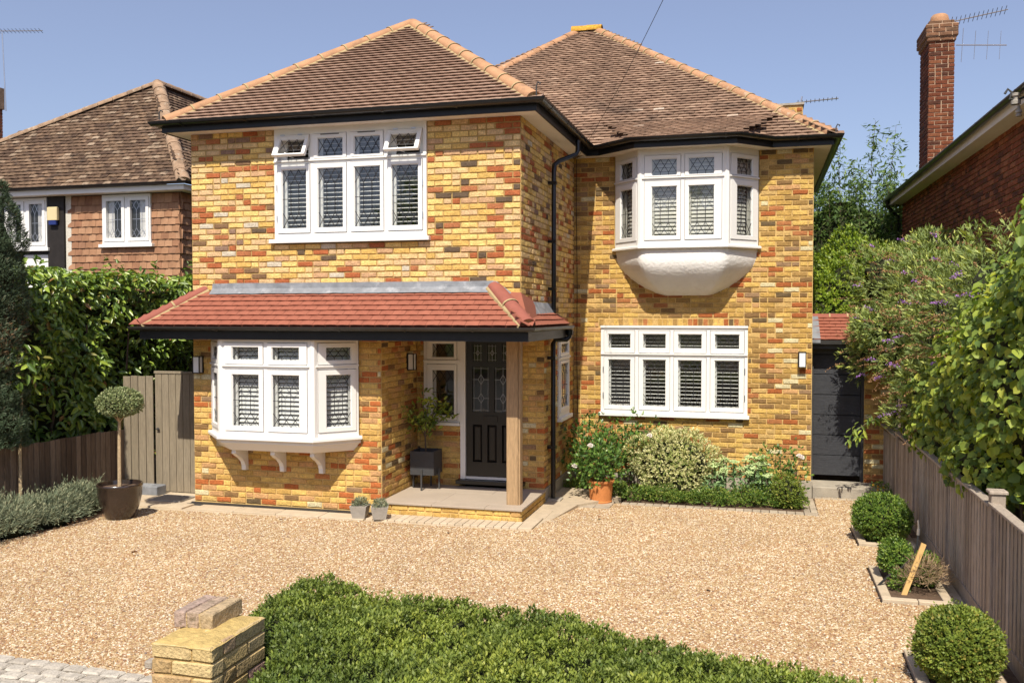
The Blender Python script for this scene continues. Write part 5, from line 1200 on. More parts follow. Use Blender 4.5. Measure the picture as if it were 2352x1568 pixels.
for k in range(9):
    yy = -2.+k*.75; q = MB(); q.tube([(-6.7, yy, 0), (-6.62+R_.uniform(-.1, .1), yy+.1, 1.2), (-6.55, yy+R_.uniform(-.3, .3), 2.4)], [.03, .022, .01], 6); q.build('branch', m_barkd, lh, smooth=True)
for k in range(7):   # tall shoots above the clipped top
    yy = -1+R_.random()*4.5; xx = -6.7-R_.random()*.9; P_ = np.stack([xx+g.normal(size=16)*.03, yy+g.normal(size=16)*.03, 3.15+np.linspace(0, .22+.1*R_.random(), 16)], 1)
    foliage('shoot', [leaves(P_, np.tile([0, 0, 1.], (16, 1)), .10, .35, g, .8, -.8, True)], l_lau, lh, None)
# self-sown laurel sapling in front of the fence
sp = thing('laurel_sapling', 'slim laurel sapling with bare stem in front of the low fence at far left', 'sapling', (-5.9, -1.6, 0))
c0 = onray(46, 1040, -1.55); c1 = onray(50, 880, -1.55)
stems(sp, [([(c0.x, -1.55, 0), tuple(c0), tuple(c1), (c1.x+.02, -1.55, c1.z+.3)], .022, .012)], m_bark)
P, Nn = ell_pts((c1.x, -1.55, c1.z+.22), (.30, .25, .30), 130, 3, .6); foliage('foliage', [leaves(P, Nn, .13, .38, g, .7, .8, True, upb=.4)], l_lau, sp)

# conifer at the left edge
cf = thing('conifer', 'tall blue green conifer hedge tree cut by the left edge', 'conifer', (-6.9, -2.0, 0))
g = rng(31)
n = 9000; z = g.uniform(.9, 4.15, n); th = g.uniform(-2.6, .9, n); r_ = .42*np.clip((4.35-z)/.9, .05, 1)**.5*(1+.08*np.sin(z*7+th*3)+.06*np.sin(z*17))*(1-.2*g.random(n)**2)
ccx = onray(30, 700, -1.7).x-.40
P = np.stack([ccx+r_*np.cos(th), -1.7+r_*np.sin(th)*.9, z], 1); Nn = np.stack([np.cos(th), np.sin(th), .4*np.ones(n)], 1)
rbc = np.clip(.35+.5*np.exp(-((z-2.2)/.5)**2)*(g.random(n) < .6)+g.normal(size=n)*.15, 0, .99)
foliage('foliage', sprigs(P, Nn, 5, .05, .18, g, rise=.05, rb=rbc), l_con, cf)
q = MB(); q.tube([(ccx, -1.7, 0), (ccx, -1.7, 1.0)], .07, 8); q.build('trunk', m_barkd, cf)
q = MB(); q.tube([(ccx, -1.7, .85), (ccx, -1.7, 1.2), (ccx, -1.7, 3.4), (ccx, -1.7, 4.0)], [.2, .32, .30, .08], 12); q.build('dark_core', m_core, cf)

# grey leaved edging shrubs
for k, (xx, yy, rx, ry, rz_) in enumerate([(-5.72, -2.95, .40, .5, .27), (-5.68, -2.2, .38, .45, .27), (-5.62, -1.6, .36, .42, .25), (-5.68, -.95, .32, .40, .24)]):
    lab = ['grey leaved lavender mound at the left frame edge by the low fence', 'grey leaved lavender mound second from the left along the low fence', 'grey leaved lavender mound left of the big dark glazed pot', 'low grey leaved mound behind the big dark glazed pot'][k]
    t = thing('lavender', lab, 'shrub', (xx, yy, 0), 'lavender mounds along the low fence'); g = rng(40+k)
    P, Nn = ell_pts((xx, yy, .08), (rx, ry, rz_), 1900, k, .5, .16, lo=-.1)
    P += (g.random((len(P), 1)) < .12)*g.random((len(P), 1))*.08*(Nn+[0, 0, .6]); foliage('foliage', sprigs(P, Nn, 4, .05, .16, g, rise=.07), l_lav, t); core(t, (xx, yy, .06), (rx*.8, ry*.8, rz_*.75), k, .1)

# big glazed pot with clipped standard
pt = thing('glazed_pot', 'large dark brown glazed pot holding a clipped lollipop tree', 'plant pot', (-4.94, -1.08, 0))
q = MB(); q.lathe([(0, .0), (.165, 0), (.185, .03), (.232, .15), (.262, .29), (.268, .39), (.276, .405), (.276, .425), (.268, .435), (.25, .43), (.242, .38), (0, .375)], (-4.94, -1.08, 0), 40); q.build('pot', m_glaze, pt, smooth=True)
q = MB(); q.lathe([(0, .385), (.24, .38)], (-4.94, -1.08, 0), 24); q.build('soil', m_soil, pt)
lt = thing('standard_tree', 'lollipop clipped small leaved tree with bare pale stem in the glazed pot', 'potted tree', (-4.94, -1.08, .37))
stems(lt, [([(-4.94, -1.08, .36), (-4.935, -1.085, .8), (-4.93, -1.08, 1.27)], .024, .018)], m_bark)
for a in range(5): stems(lt, [([(-4.93, -1.08, 1.2), (-4.93+.13*math.cos(a*1.26), -1.08+.15*math.sin(a*1.26), 1.38)], .012, .005)], m_bark, 'branch')
g = rng(50); P, Nn = ell_pts((-4.925, -1.08, 1.45), (.265, .26, .165), 2300, 9, .35, .07); foliage('crown', sprigs(P, Nn, 3, .026, .55, g, rise=.02), l_std, lt); core(lt, (-4.925, -1.08, 1.445), (.235, .23, .14), 9, .07)
# box behind the pot
t = thing('stone_block', 'low grey block lying behind the glazed pot against the fence', 'block', (-5.6, .2, 0)); q = MB(); q.bbox(-5.95, -5.35, .20, .42, 0, .13, .01); q.build('block', m_flash, t)

# two little concrete pots
for k, (xx, yy) in enumerate([(-2.0, -.33), (-1.735, -.33)]):
    t = thing('concrete_pot', ['small square concrete pot, the left of the pair by the wall', 'small square concrete pot, the right of the pair beside the porch step'][k], 'plant pot', (xx, yy, 0), 'pair of small concrete pots by the porch')
    q = MB(); V = []; ro = Matrix.Rotation(rad(8+k*14), 4, 'Z')
    for z, s in ((.0, .078), (.155, .108), (.155, .094), (.13, .092)):
        for a in range(4): an = math.pi/4+a*math.pi/2; v_ = ro @ Vector((s*math.cos(an)*1.414, s*math.sin(an)*1.414, 0)); V.append((xx+v_.x, yy+v_.y, z+.012))
    q.add(V, [(3, 2, 1, 0)]+[(i*4+a, i*4+(a+1) % 4, i*4+4+(a+1) % 4, i*4+4+a) for i in range(3) for a in range(4)]+[(12, 13, 14, 15)]); q.build('pot', m_greypot, t)
    t2 = thing('lavender_plant', ['tiny grey green seedling tuft in the left concrete pot', 'tiny grey green seedling tuft in the right concrete pot'][k], 'potted plant', (xx, yy, .14), 'tufts in the small concrete pots'); g = rng(60+k)
    P, Nn = ell_pts((xx, yy, .15), (.075, .075, .08), 190, k, .5, .1, lo=0); foliage('foliage', sprigs(P, Nn, 4, .035, .22, g, rise=.03), l_lav, t2)

# square planter on legs
pl = thing('square_planter', 'dark grey square planter on slim legs beside the hall window', 'planter', (-1.6, .95, .161))
q = MB(); a, b, c, d = -1.765, -1.425, .775, 1.115
q.box(a, b, c, c+.02, .37, .69); q.box(a, b, d-.02, d, .37, .69); q.box(a, a+.02, c+.02, d-.02, .37, .69); q.box(b-.02, b, c+.02, d-.02, .37, .69); q.box(a+.02, b-.02, c+.02, d-.02, .37, .39); q.build('box', m_planter, pl)
q = MB(); q.box(a+.02, b-.02, c+.02, d-.02, .60, .61); q.build('soil', m_soil, pl)
for (xx, yy) in ((-1.595, .757), (-1.407, .945), (-1.783, .945), (-1.595, 1.133)): q = MB(); q.bbox(xx-.011, xx+.011, yy-.011, yy+.011, .162, .45, .002); q.build('leg', m_steel, pl)
q = MB(); q.box(-1.606, -1.584, .768, 1.122, .345, .369); q.box(-1.772, -1.607, .934, .956, .345, .369); q.box(-1.583, -1.418, .934, .956, .345, .369); q.build('stand_bar', m_steel, pl)
cm = thing('potted_shrub', 'small glossy leaved shrub with open branches in the square planter', 'potted plant', (-1.6, .95, .6)); g = rng(70)
br = [([(-1.6, .95, .6), (-1.61, .95, .85), (-1.62, .94, 1.0)], .013, .010)]; tips = []
for k in range(13):
    an = k*2.4; r_ = .12+.14*R_.random(); z1 = 1.05+.33*R_.random(); p1 = (-1.61+r_*.5*math.cos(an), .94+r_*.4*math.sin(an), (.9+z1)/2); p2 = (-1.61+r_*1.35*math.cos(an), .94+r_*math.sin(an), z1); br.append(([(-1.615, .945, .85+.1*R_.random()), p1, p2], .006, .003)); tips += [p1, p2, p2]
br.append(([(-1.62, .94, 1.0), (-1.63, .93, 1.35), (-1.65, .93, 1.56)], .005, .002)); tips += [(-1.635, .93, 1.38), (-1.64, .93, 1.47)]
stems(cm, br, m_barkd, 'branch')
P = np.concatenate([np.array(t_)+g.normal(size=(11, 3))*np.array([.055, .05, .05]) for t_ in tips]); P = P[P[:, 0] > -1.82]; Nn = g.normal(size=P.shape)*.4+[0, -.3, .7]; Nn /= np.linalg.norm(Nn, axis=1)[:, None]
foliage('foliage', [leaves(P, Nn, .075, .42, g, .5, .2, True)], l_vine, cm, None)

# terracotta pot with rose
tp = thing('terracotta_pot', 'orange terracotta pot with rolled rim in front of the rose bush', 'plant pot', (.70, 1.70, -.06))
q = MB(); q.lathe([(0, 0), (.152, 0), (.157, .025), (.150, .035), (.165, .20), (.172, .28), (.192, .285), (.197, .30), (.192, .318), (.180, .32), (.172, .30), (.165, .25), (0, .245)], (.70, 1.70, -.06), 40); q.build('pot', m_terra, tp, smooth=True)
q = MB(); q.lathe([(0, .262), (.166, .258)], (.70, 1.70, -.06), 20); q.build('soil', m_soil, tp)
def roses(parent, pts, r=.045):
    for k, p_ in enumerate(pts):
        g_ = rng(k+5); P = []; V = []; F = []; m = 16
        for i in range(m):
            an = i*2.4; rr_ = r*(.25+.75*i/m); c = Vector(p_); a_ = Vector((math.cos(an), math.sin(an), 0)); ax2 = Vector((0, -.45, .9)).normalized(); t1 = ax2.orthogonal().normalized(); t2_ = ax2.cross(t1); o_ = t1*math.cos(an)+t2_*math.sin(an); w_ = t2_*math.cos(an)-t1*math.sin(an)
            b0 = len(V); V += [tuple(c+o_*rr_*.2), tuple(c+o_*rr_*.8+w_*rr_*.6+ax2*r*(.7-.6*i/m)), tuple(c+o_*rr_*1.1+ax2*r*(1.0-1.1*i/m)), tuple(c+o_*rr_*.8-w_*rr_*.6+ax2*r*(.7-.6*i/m))]; F.append((b0, b0+1, b0+2, b0+3))
        q = MB(); q.add(V, F); q.build('bloom', m_petal, parent)
def rosebush(label, c, r, n, pts, seed, lsize=.05, cane=8, base=None, lo=-1., shell=.75, group=None):
    t = thing('rose_bush', label, 'rose', (c[0], c[1], base if base is not None else gz(c[1])), group); g = rng(seed); b0 = base if base is not None else gz(c[1]); L = []
    for k in range(cane):
        an = k*2.4; e_ = (c[0]+r[0]*.75*math.cos(an), c[1]+r[1]*.75*math.sin(an), c[2]+r[2]*R_.uniform(-.2, .8)); L.append(([(c[0]+.03*math.cos(an), c[1]+.03*math.sin(an), b0), ((c[0]+e_[0])/2+.02, (c[1]+e_[1])/2, (b0+e_[2])/2+.05), e_], .007, .003))
    stems(t, L, m_barkd, 'cane'); P, Nn = ell_pts(c, r, n, seed, shell, .22, k=4, lo=lo); Nn[:, 2] += .5; Nn /= np.linalg.norm(Nn, axis=1)[:, None]
    foliage('foliage', sprigs(P, Nn, 4, lsize, .55, g, rise=.02), l_rose, t); roses(t, pts); return t
rosebush('white flowered rose bush growing in the terracotta pot', (.66, 1.72, .50), (.36, .30, .33), 620, [tuple(onray(1356, 1023, 1.42)), tuple(onray(1320, 1070, 1.5))], 81, base=.2)
rosebush('dark leaved rose climbing the wall corner behind the terracotta pot', (.42, 2.55, .52), (.50, .38, .50), 620, [tuple(onray(1492, 1000, 2.3))], 82, .055)
rosebush('leafy rose stem under the left end of the ground floor window', (1.02, 2.75, .52), (.36, .30, .50), 380, [], 83, .055)
rosebush('open rose bush with one pale bloom at the right end of the flower bed', (3.08, 2.5, .28), (.42, .35, .46), 330, [tuple(onray(1841, 1050, 2.3)), tuple(onray(1836, 1047, 2.3))], 84, .05, 9)
# variegated euonymus
t = thing('variegated_shrub', 'rounded cream and green variegated shrub under the ground floor window', 'shrub', (1.62, 2.6, -.09)); g = rng(90)
P, Nn = ell_pts((1.62, 2.58, .36), (.58, .46, .55), 5600, 12, .45, .17, k=4); foliage('foliage', sprigs(P, Nn, 4, .036, .5, g, rise=.03), l_eu, t); core(t, (1.62, 2.58, .35), (.48, .38, .46), 12, .17, k=4)
# sedum
t = thing('sedum', 'pale green flat headed sedum clump right of the variegated shrub', 'plant', (2.45, 2.55, -.09)); g = rng(91); heads = []
for k in range(30):
    xx = 2.1+.85*R_.random(); yy = 2.2+.6*R_.random(); zz = .27+.20*R_.random()-.10*abs(xx-2.45)+.14*(yy-2.2)
    q = MB(); q.tube([(xx, yy+.03, -.09), (xx, yy, zz)], .008, 5); q.build('stem', m_barkd, t)
    P = np.stack([xx+g.normal(size=34)*.040, yy-.02+g.normal(size=34)*.040, -.05+(zz+.03)*g.random(34)], 1); heads.append((P, 0)); n = 70
    a_ = g.uniform(0, 6.28, n); r_ = .068*np.sqrt(g.random(n)); Q = np.stack([xx+r_*np.cos(a_), yy+r_*np.sin(a_), zz+.02-r_*.35+g.normal(size=n)*.004], 1); foliage('flower_head', [leaves(Q, np.tile([0, -.3, 1.], (n, 1)), .024, .9, g, .5)], l_sedf, t, None)
P = np.concatenate([h[0] for h in heads]); Nn = g.normal(size=P.shape)*.5+[0, -.4, .6]; Nn /= np.linalg.norm(Nn, axis=1)[:, None]; foliage('foliage', [leaves(P, Nn, .06, .5, g, .5, .2, True)], l_sed, t)
# low edging hedge of the bed
t = thing('edging_hedge', 'low loose box edging hedge along the flower bed pavers', 'hedge', (2.0, 2.0, -.08)); g = rng(92); Ps = []; Ns = []
for k in range(26):
    xx = .15+k*.128; yy = 2.45 if xx < .85 else 2.02; P, Nn = ell_pts((xx, yy+R_.uniform(-.05, .09), -.01), (.09+.07*R_.random(), .10+.05*R_.random(), .06+.13*R_.random()), 170, k, .5, .12, lo=-.3); Ps.append(P); Ns.append(Nn)
P = np.concatenate(Ps); Nn = np.concatenate(Ns); foliage('foliage', sprigs(P, Nn, 4, .028, .55, g, rise=.03), l_edge, t)

t = thing('edging_shrub', 'upright bright green box plant at the right end of the bed edging', 'shrub', (3.22, 1.98, -.08)); P, Nn = ell_pts((3.2, 2.05, .13), (.20, .18, .24), 900, 5, .4, .12); foliage('foliage', sprigs(P, Nn, 4, .03, .55, g, rise=.03), l_ball, t); core(t, (3.2, 2.05, .12), (.17, .15, .21), 5)

# box balls and their edging
def ball(label, c, r, n, seed, mt, size=.023, mat_core=None):
    t = thing('box_ball', label, 'topiary ball', (c[0], c[1], gz(c[1])), 'box balls along the right fence'); g = rng(seed); P, Nn = ell_pts(c, r, n, seed, .12, .05, k=4); mz = g.random(len(P)) < .04; P[mz] += Nn[mz]*(.02+.03*g.random((mz.sum(), 1)))
    foliage('foliage', sprigs(P, Nn, 5, size, .55, g, rise=.028), mt, t); core(t, c, r, seed, .045, k=4, scale=.92); q = MB(); q.tube([(c[0], c[1], gz(c[1])-.02), (c[0], c[1], c[2])], .02, 6); q.build('trunk', m_barkd, t); return t
ball('round clipped box ball nearest the garage step', (4.17, .16, .25), (.285, .285, .25), 3600, 101, l_ballc)
ball('largest yellow green box ball at the bottom right by the fence', (4.17, -4.02, .27), (.265, .27, .25), 5200, 103, l_ball)
t = thing('box_ball', 'scruffy half dead box ball leaning on a wooden stake', 'topiary ball', (4.25, -1.5, 0), 'box balls along the right fence'); g = rng(102)
P, Nn = ell_pts((4.10, -1.42, .22), (.14, .15, .14), 1000, 6, .3, .10); P2, N2 = ell_pts((4.33, -1.62, .17), (.12, .12, .14), 560, 7, .5, .15)
P3, N3 = ell_pts((4.10, -1.80, .08), (.09, .08, .08), 120, 8, .5, .15); foliage('foliage', sprigs(np.concatenate([P, P2, P3]), np.concatenate([Nn, N2, N3]), 5, .025, .55, g, rise=.03), l_ballc, t); core(t, (4.10, -1.42, .21), (.115, .12, .115), 6)
P4, N4 = ell_pts((4.30, -1.80, .10), (.17, .12, .15), 340, 9, .6, .2, lo=-.2); N4[:, 2] = .3; foliage('dead_twigs', sprigs(P4, N4, 3, .09, .06, g, rise=.05), l_dry, t)
for k, (x0, x1, y0, y1, lab) in enumerate([(3.90, 4.5, -.12, .85, 'pale stone edging round the box ball nearest the garage'), (3.90, 4.5, -2.18, -1.05, 'pale stone edging round the scruffy staked box'), (3.90, 4.5, -4.5, -3.45, 'pale stone edging round the bottom right box ball')]):
    t = thing('stone_edging', lab, 'edging', (x0, y0, 0), 'stone edged planting squares'); w_ = .085
    for (a, b, c, d) in ((x0, x0+w_, y0+w_, (y0+y1)/2), (x0, x0+w_, (y0+y1)/2+.005, y1), (x0, (x0+x1)/2-.003, y0, y0+w_-.004), ((x0+x1)/2+.003, x1, y0, y0+w_-.004), (x1-w_, x1, y0+w_, y1), (x0+w_+.004, x1-w_-.004, y1-w_, y1)):
        q = MB(); q.bbox(a, b, c, d, -.03, .022, .005, r=R_.random()); q.build('kerb_stone', m_pave, t)
    q = MB(); q.box(x0+w_, x1-w_, y0+w_, y1-w_, -.02, .004); q.build('soil', m_soil, t)
q = MB(); q.box(4.50, 4.60, -7, 3.1, -.06, -.008); sstrip = tag(q.build('side_strip', m_soil), kind='structure')
pavers('x', sstrip, [(4.50, 4.60, -3.2+k*.2, -3.0+k*.2) for k in range(18)], m_paver, .006)
# leaf litter
for k in range(1):
    g = rng(130); n = 260; P = np.stack([4.36+.2*g.random(n), -5+6.5*g.random(n), np.full(n, .004)], 1); V, F, R = leaves(P, np.tile([0, 0, 1.], (n, 1)), .03, .5, g, .3); tag(npmesh('leaf_litter', V, F, R, l_dry), 'dry fallen leaves along the foot of the right fence', 'fallen leaves', kind='stuff')
    n = 300; P = np.stack([-5.35+.25*g.random(n), -3+2.4*g.random(n), np.full(n, .006)], 1); V, F, R = leaves(P, np.tile([0, 0, 1.], (n, 1)), .03, .5, g, .3); tag(npmesh('leaf_litter', V, F, R, l_spike), 'rusty fallen leaves between lavender and gravel on the left', 'fallen leaves', kind='stuff')
# stake and hose
q = MB(); s0, s1 = Vector((4.09, -1.95, -.05)), onray(2122, 1248, -1.80); dd = (s1-s0).normalized(); sd = dd.cross(Vector((0, 1, 0))).normalized()*.022; td = Vector((0, .012, 0))
V = [s0-sd-td, s0+sd-td, s0+sd+td, s0-sd+td, s1-sd-td, s1+sd-td, s1+sd+td, s1-sd+td]; q.add(V, [(0, 3, 2, 1), (4, 5, 6, 7), (0, 1, 5, 4), (1, 2, 6, 5), (2, 3, 7, 6), (3, 0, 4, 7)]); tag(q.build('wooden_stake', m_stake), 'pale wooden stake leaning in the scruffy box ball', 'stake')
t = thing('garden_hose', 'black garden hose end with silver nozzle over the scruffy box', 'hose', (4.1, -1.7, 0))
q = MB(); hp_ = [onray(2016, 1345, -1.75), onray(2045, 1318, -1.72), onray(2075, 1300, -1.66), onray(2100, 1275, -1.6), onray(2107, 1250, -1.5), onray(2109, 1228, -1.45)]; q.tube(hp_, .011, 8); q.build('hose_tube', m_rubber, t, smooth=True)
q = MB(); q.tube([onray(2109, 1228, -1.45), onray(2110, 1214, -1.45)], .015, 8); q.tube([onray(2110, 1214, -1.45), onray(2109, 1194, -1.45)], .008, 8); q.build('nozzle', m_alu, t, smooth=True)
# yellow flowering plant by the step
t = thing('flowering_plant', 'small yellow flowered plant beside the garage step', 'plant', (4.42, 2.5, -.1)); g = rng(110)
P, Nn = ell_pts((4.42, 2.5, .06), (.14, .14, .18), 240, 4, .6, .1); foliage('foliage', sprigs(P, Nn, 3, .035, .5, g), l_rose, t); P, Nn = ell_pts((4.42, 2.48, .08), (.14, .14, .18), 90, 5, .3, .1); foliage('flowers', [leaves(P, Nn, .035, .8, g, .5)], l_yel, t)

# ------------------------------------------------------------------ buddleia, climber, background trees
bd = thing('buddleia', 'large arching buddleia with purple and spent brown flower spikes behind the right fence', 'shrub', (5.2, 3.2, 0)); g = rng(120)
sets = []; Pall = []; Nall = []
blobs = [((5.25, 4.4, 2.5), (.62, 1.7, 1.35)), ((5.1, 2.9, 2.3), (.72, 1.3, 1.15)), ((5.15, 1.2, 2.15), (.60, 1.3, 1.25)), ((4.72, 3.3, 2.05), (.68, .75, .62)), ((4.95, 1.6, 1.5), (.50, 1.3, .65)), ((5.2, -.6, 2.4), (.5, 1.1, 1.0)), ((4.5, 3.0, 2.3), (.42, .45, .32)), ((4.9, 5.2, 3.0), (.7, .8, .7))]
for k, (c, r) in enumerate(blobs):
    P, Nn = ell_pts(c, r, [1900, 1900, 1700, 1000, 800, 900, 600, 700][k], 200+k, .35, .16, k=3.5, lo=-.7); Pall.append(P); Nall.append(Nn); core(bd, c, (r[0], r[1], r[2]), 200+k, .16, scale=.62, k=3.5)
P = np.concatenate(Pall); Nn = np.concatenate(Nall); foliage('foliage', sprigs(P, Nn, 5, .085, .26, g, rise=.05), l_bud, bd)
L = []
for k in range(12): an = k*.5; L.append(([(5.15, 2.6+.1*k-.6, 0), (5.0+.1*math.sin(an), 2.6+.2*k-1.2, 1.2), (4.85+.2*math.sin(an*2), 2.4+.35*k-1.6, 2.3)], .022, .006))
stems(bd, L, m_barkd, 'branch')
def spike(P0, D, L, r, g, n=46):
    t = g.random(n); sag = np.array([0, 0, -.22])*L; C = P0+D*(t*L)[:, None]+sag*(t**2)[:, None]; a = g.normal(size=(n, 3)); a /= np.linalg.norm(a, axis=1)[:, None]
    P = C+a*(r*(1-.75*t))[:, None]; return P, a
camd = np.array([-.35, -1, .1])
def spikes(n, lo_, hi_, mt, r, seed, name, label=None):
    g = rng(seed); c = 0
    for k in range(n*6):
        if c >= n: break
        j = g.integers(0, len(P)); p0 = P[j]; nn_ = Nn[j]
        if nn_@camd < .15 or p0[2] < 1.2: continue
        D = nn_*.6+np.array([-.75, -.25, .25])+g.normal(size=3)*.25; D /= np.linalg.norm(D); Q, a = spike(p0+nn_*.05, D, g.uniform(lo_, hi_), r, g); V, F, R = leaves(Q, a, .02, .7, g, .6); npmesh(name, V, F, R, mt, bd); c += 1
spikes(210, .20, .38, l_spike, .020, 300, 'spent_spike'); spikes(72, .13, .22, l_purp, .027, 301, 'flower_spike')
# a spray hanging in front of the garage door
g = rng(122); sp0 = [(4.75, 3.0, 1.15), (4.45, 2.85, 1.12), (4.2, 2.75, .98), (4.0, 2.7, .80)]; stems(bd, [(sp0, .008, .003)], m_barkd, 'branch')
Q = np.concatenate([np.array(sp0[i])+(np.array(sp0[i+1])-np.array(sp0[i]))*g.random((26, 1))+g.normal(size=(26, 3))*.04 for i in range(3)]); foliage('hanging_spray', [leaves(Q, np.tile([-.3, -.6, .6], (len(Q), 1)), .12, .27, g, .5, 1.6, True)], l_vine, bd, None)

cl = thing('climber', 'broad leaved light green climber hanging over the right fence', 'climber', (4.9, -.5, 0)); g = rng(140); Pall = []; Nall = []
for k, (c, r, n) in enumerate([((4.98, 1.0, 1.45), (.42, 1.5, .62), 2000), ((4.98, -.6, 1.75), (.44, 1.2, .80), 2400), ((5.02, -2.1, 2.05), (.46, 1.2, 1.0), 3000), ((4.86, -1.6, 1.2), (.32, 1.0, .36), 1000), ((5.1, -3.0, 2.75), (.36, .55, 1.15), 1500), ((4.80, .6, 1.15), (.28, 1.2, .3), 800)]):
    P_, N_2 = ell_pts(c, r, n, 220+k, .3, .14, k=4, lo=-.9); Pall.append(P_); Nall.append(N_2); core(cl, c, r, 220+k, .14, scale=.66, k=4)
P_ = np.concatenate(Pall); N_2 = np.concatenate(Nall); ds = np.array([px2(p_)[2] for p_ in P_]); order = np.argsort(ds); cand = [i for i in order if N_2[i]@np.array([-.6, -.75, .2]) > .1][:900]; pick = np.zeros(len(P_), bool); pick[rng(2).choice(cand, 300, replace=False)] = True
individual_leaves('leaf', P_[pick]+N_2[pick]*.03, N_2[pick], l_vine, cl, .105, .80, g, 300, 'vine', 1.3)
foliage('leaf_mass', [leaves(P_[~pick], N_2[~pick]+np.array([-.1, -.35, .2]), .082, .78, g, .5, 1.0, True, upb=.35)], l_vine, cl)
stems(cl, [([(4.95, -2.6, 0), (4.9, -2.5, 1.3), (5.0, -2.8, 2.6)], .016, .006), ([(4.95, .2, 0), (4.9, .1, 1.3), (5.0, -.2, 2.2)], .016, .006)], m_barkd, 'stem')
t = thing('bramble', 'bramble leaves spilling over the fence at the right edge', 'bramble', (4.9, -3.6, 0)); P_, N_2 = ell_pts((4.98, -3.7, 1.0), (.26, .75, .36), 420, 230, .5, .2); foliage('foliage', sprigs(P_, N_2, 4, .055, .5, g), l_shr, t); core(t, (4.98, -3.7, .95), (.2, .6, .3), 230)

# bamboo and evergreen shrubs behind the garage
bm = thing('bamboo', 'tall feathery bamboo clump rising behind the house at the right', 'bamboo', (5.3, 11, 0)); g = rng(150); sets = []; L = []
for k in range(34):
    xx = 3.9+2.3*R_.random(); yy = 10.2+2.2*R_.random(); hz = {0: 6.6, 1: 6.9, 2: 6.9}.get(k, 4.6+1.5*R_.random()); xx = {0: 4.62, 1: 5.12, 2: 5.62}.get(k, xx)
    ln = R_.uniform(-.25, .25); C_ = [(xx, yy, 0), (xx+ln*.2, yy, hz*.5), (xx+ln*.5, yy, hz*.85), (xx+ln, yy, hz)]; L.append((C_, .011, .003))
    n = 620; t_ = g.random(n)**.8; zz = hz*(.25+.75*t_); cx2 = xx+ln*(zz/hz)**2; rr2 = .32*(1-.55*t_)+.05; a_ = g.uniform(0, 6.28, n); rq = rr2*np.sqrt(g.random(n)); Q = np.stack([cx2+rq*np.cos(a_), yy+rq*np.sin(a_), zz], 1); sets.append(leaves(Q, np.stack([np.cos(a_)*.3, np.sin(a_)*.3, np.ones(n)], 1), .15, .24, g, .9, .3))
foliage('foliage', sets, l_bam, bm); stems(bm, L, m_barkd, 'cane')
for k, (lab, c, r, n, mt_) in enumerate([('bright green rounded shrub below the bamboo beside the house corner', (4.75, 8.4, 3.0), (1.1, .8, 1.05), 5200, l_shr), ('mid green shrub beside the house corner above the garage roof', (4.15, 7.2, 2.3), (.75, .7, 1.15), 3800, l_shr), ('dark evergreen bush between bamboo and the red brick neighbour', (5.9, 12.4, 2.9), (1.1, 1., 1.4), 2600, l_bam), ('dark leafy tree mass behind the garage roof', (4.7, 11.4, 2.6), (1.7, .8, 2.7), 6500, l_bam)]):
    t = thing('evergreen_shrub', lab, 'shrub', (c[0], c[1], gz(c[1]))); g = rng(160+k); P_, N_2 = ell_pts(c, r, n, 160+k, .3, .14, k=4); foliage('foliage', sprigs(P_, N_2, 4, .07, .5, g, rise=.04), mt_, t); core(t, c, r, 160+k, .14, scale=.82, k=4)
    q = MB(); q.tube([(c[0], c[1], -.3), (c[0], c[1], c[2])], .07, 6); q.build('trunk', m_barkd, t)

# brick gate pillar
gpil = thing('brick_pillar', 'weathered yellow brick gate pillar with stepped cap beside the box hedge', 'pillar', (.21, -6.92, 0))
px0, px1, py0, py1 = .046, .375, -7.13, -6.65; PT = 1.0
q = MB(); q.box(px0+.010, px1-.010, py0+.010, py1-.010, -.1, PT-.012); pc = q.build('core', mat('pillar_mortar', (.42, .29, .12), .95, .15, 12, .8, 90), gpil)
def solid_brick(a, b, c, d, z0, z1, r, mt, seed):
    rr_ = random.Random(seed); q = MB(); q.bbox(a, b, c, d, z0, z1, .006, r=r); V = np.array(q.v); V += np.array([[rr_.uniform(-.003, .003) for _ in range(3)] for _ in V]); q.v = [tuple(v) for v in V]; q.build('brick', mt, pc)
m_bp = mat('pillar_brick', pal=[(0, (.46, .32, .12)), (.35, (.56, .43, .22)), (.6, (.44, .30, .13)), (.82, (.38, .26, .16)), (1, (.33, .21, .17))], rough=.95, var=.2, vs=14, var2=.15, vs2=60, bump=1., bs=70, stain=((.13, .11, .08), 16, .60, .6))
m_bl = mat('pillar_cap_brick', pal=[(0, (.42, .31, .16)), (.5, (.40, .30, .19)), (.8, (.34, .25, .20)), (1, (.33, .24, .21))], rough=.95, var=.25, vs=18, var2=.2, vs2=60, bump=1., bs=60, stain=((.17, .13, .08), 20, .56, .8))
z = PT-.075; k = 0
while z > .3:
    xm = px0+(.218 if k % 2 == 0 else .108); ym = py0+(.215 if k % 2 else .105)
    z0, z1 = z+.008, z+.068
    seed = k*10
    solid_brick(px0, xm-.005, py0, py0+.10, z0, z1, R_.random()*.75, m_bp, seed); solid_brick(xm+.005, px1, py0, py0+.10, z0, z1, .3 if k == 1 else .8*R_.random(), m_bp, seed+1)
    solid_brick(px1-.10, px1-.0005, py0+.105, ym+.1, z0, z1, R_.random(), m_bp, seed+2); solid_brick(px1-.10, px1-.0005, ym+.11, py1, z0, z1, R_.random(), m_bp, seed+3)
    solid_brick(px0, px0+.1, py0+.105, py1, z0, z1, .3, m_bp, seed+4)
    z -= .075; k += 1
q = MB(); n = 12; V = []; g = rng(9)
for j in range(n+1):
    for i in range(n+1):
        u, v = i/n, j/n; ed = min(u, 1-u, v, 1-v); V.append((px0-.002+(px1-px0+.004)*u, py0-.002+(py1-py0+.004)*v, PT-.012+.018*min(1, ed*5)+g.uniform(-.002, .003)))
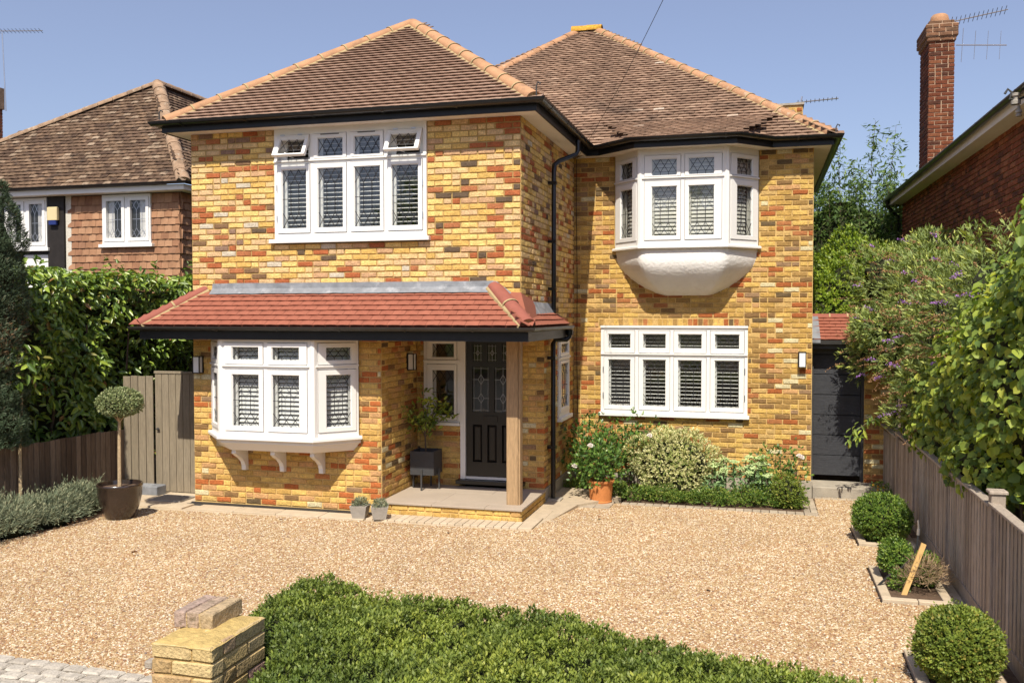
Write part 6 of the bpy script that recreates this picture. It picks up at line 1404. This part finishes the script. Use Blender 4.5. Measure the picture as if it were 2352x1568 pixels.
q.add(V, [(j*(n+1)+i, j*(n+1)+i+1, (j+1)*(n+1)+i+1, (j+1)*(n+1)+i) for j in range(n) for i in range(n)]); q.build('mortar_bed', mat('lichened_mortar', (.47, .34, .13), .95, .2, 22, 1., 60, stain=((.75, .68, .50), 26, .67, .9)), gpil)
cx0 = .022
for k in range(3): solid_brick(cx0+k*.076, cx0+k*.076+.068, -6.922, py1+.005, PT+.004, PT+.08, (.85, .7, .35)[k], m_bl, 300+k)
q = MB(); q.box(cx0+.004, cx0+.216, -6.916, py1, PT, PT+.074); q.build('cap_mortar', m_bl, gpil)
t = thing('stone_block', 'small grey granite block on the gravel left of the brick pillar', 'block', (-1.42, -5.18, 0)); q = MB(); q.bbox(-1.455, -1.39, -5.22, -5.14, 0, .05, .008); q.build('block', m_sett, t)
# a few fallen leaves on the gravel
g = rng(170); Pf = [onray(u, v, 0) for u, v in ()]
for k, (xx, yy, lab) in enumerate([(-2.9, -.75, 'rusty dry leaf on the gravel just below the bay window drain'), (-2.2, -1.0, 'rusty dry leaf on the gravel in front of the left concrete pot'), (-.7, -.75, 'brown curled leaf on the gravel in front of the porch step'), (.9, .5, 'pale dry leaf on the gravel in front of the terracotta pot'), (-3.6, -2.6, 'dry leaf on the open gravel right of the glazed pot'), (2.4, -2.3, 'dry brown leaf on the gravel towards the right box balls'), (1.2, -3.4, 'dry brown leaf on the gravel just behind the middle of the box hedge')]):
    V, F, R = leaves(np.array([[xx, yy, .022]]), np.array([[0, 0, 1.]]), .085, .5, g, .3, big=True)
    tag(npmesh('fallen_leaf', V, F, R, l_spike), lab, 'fallen leaf', 'dry leaves scattered on the gravel')
# trees across the road, seen only in the window panes
far = []; g = rng(400)
for k in range(9):
    c = (-22+5.6*k+R_.uniform(-1, 1), -27+R_.uniform(-2, 2), R_.uniform(2.6, 4.2)); r = (R_.uniform(2.4, 3.4), 2., c[2]*1.05); P_, N_2 = ell_pts(c, r, 1500, 400+k, .3, .16, k=4); far.append(leaves(P_, N_2, .5, .6, g, .6))
V = np.concatenate([f[0] for f in far]); offs = np.cumsum([0]+[len(f[0]) for f in far[:-1]]); F = np.concatenate([f[1]+o for f, o in zip(far, offs)]); tag(npmesh('far_trees', V, F, np.concatenate([f[2] for f in far]), l_shr), 'row of leafy trees across the road reflected in the window panes', 'trees', kind='stuff')
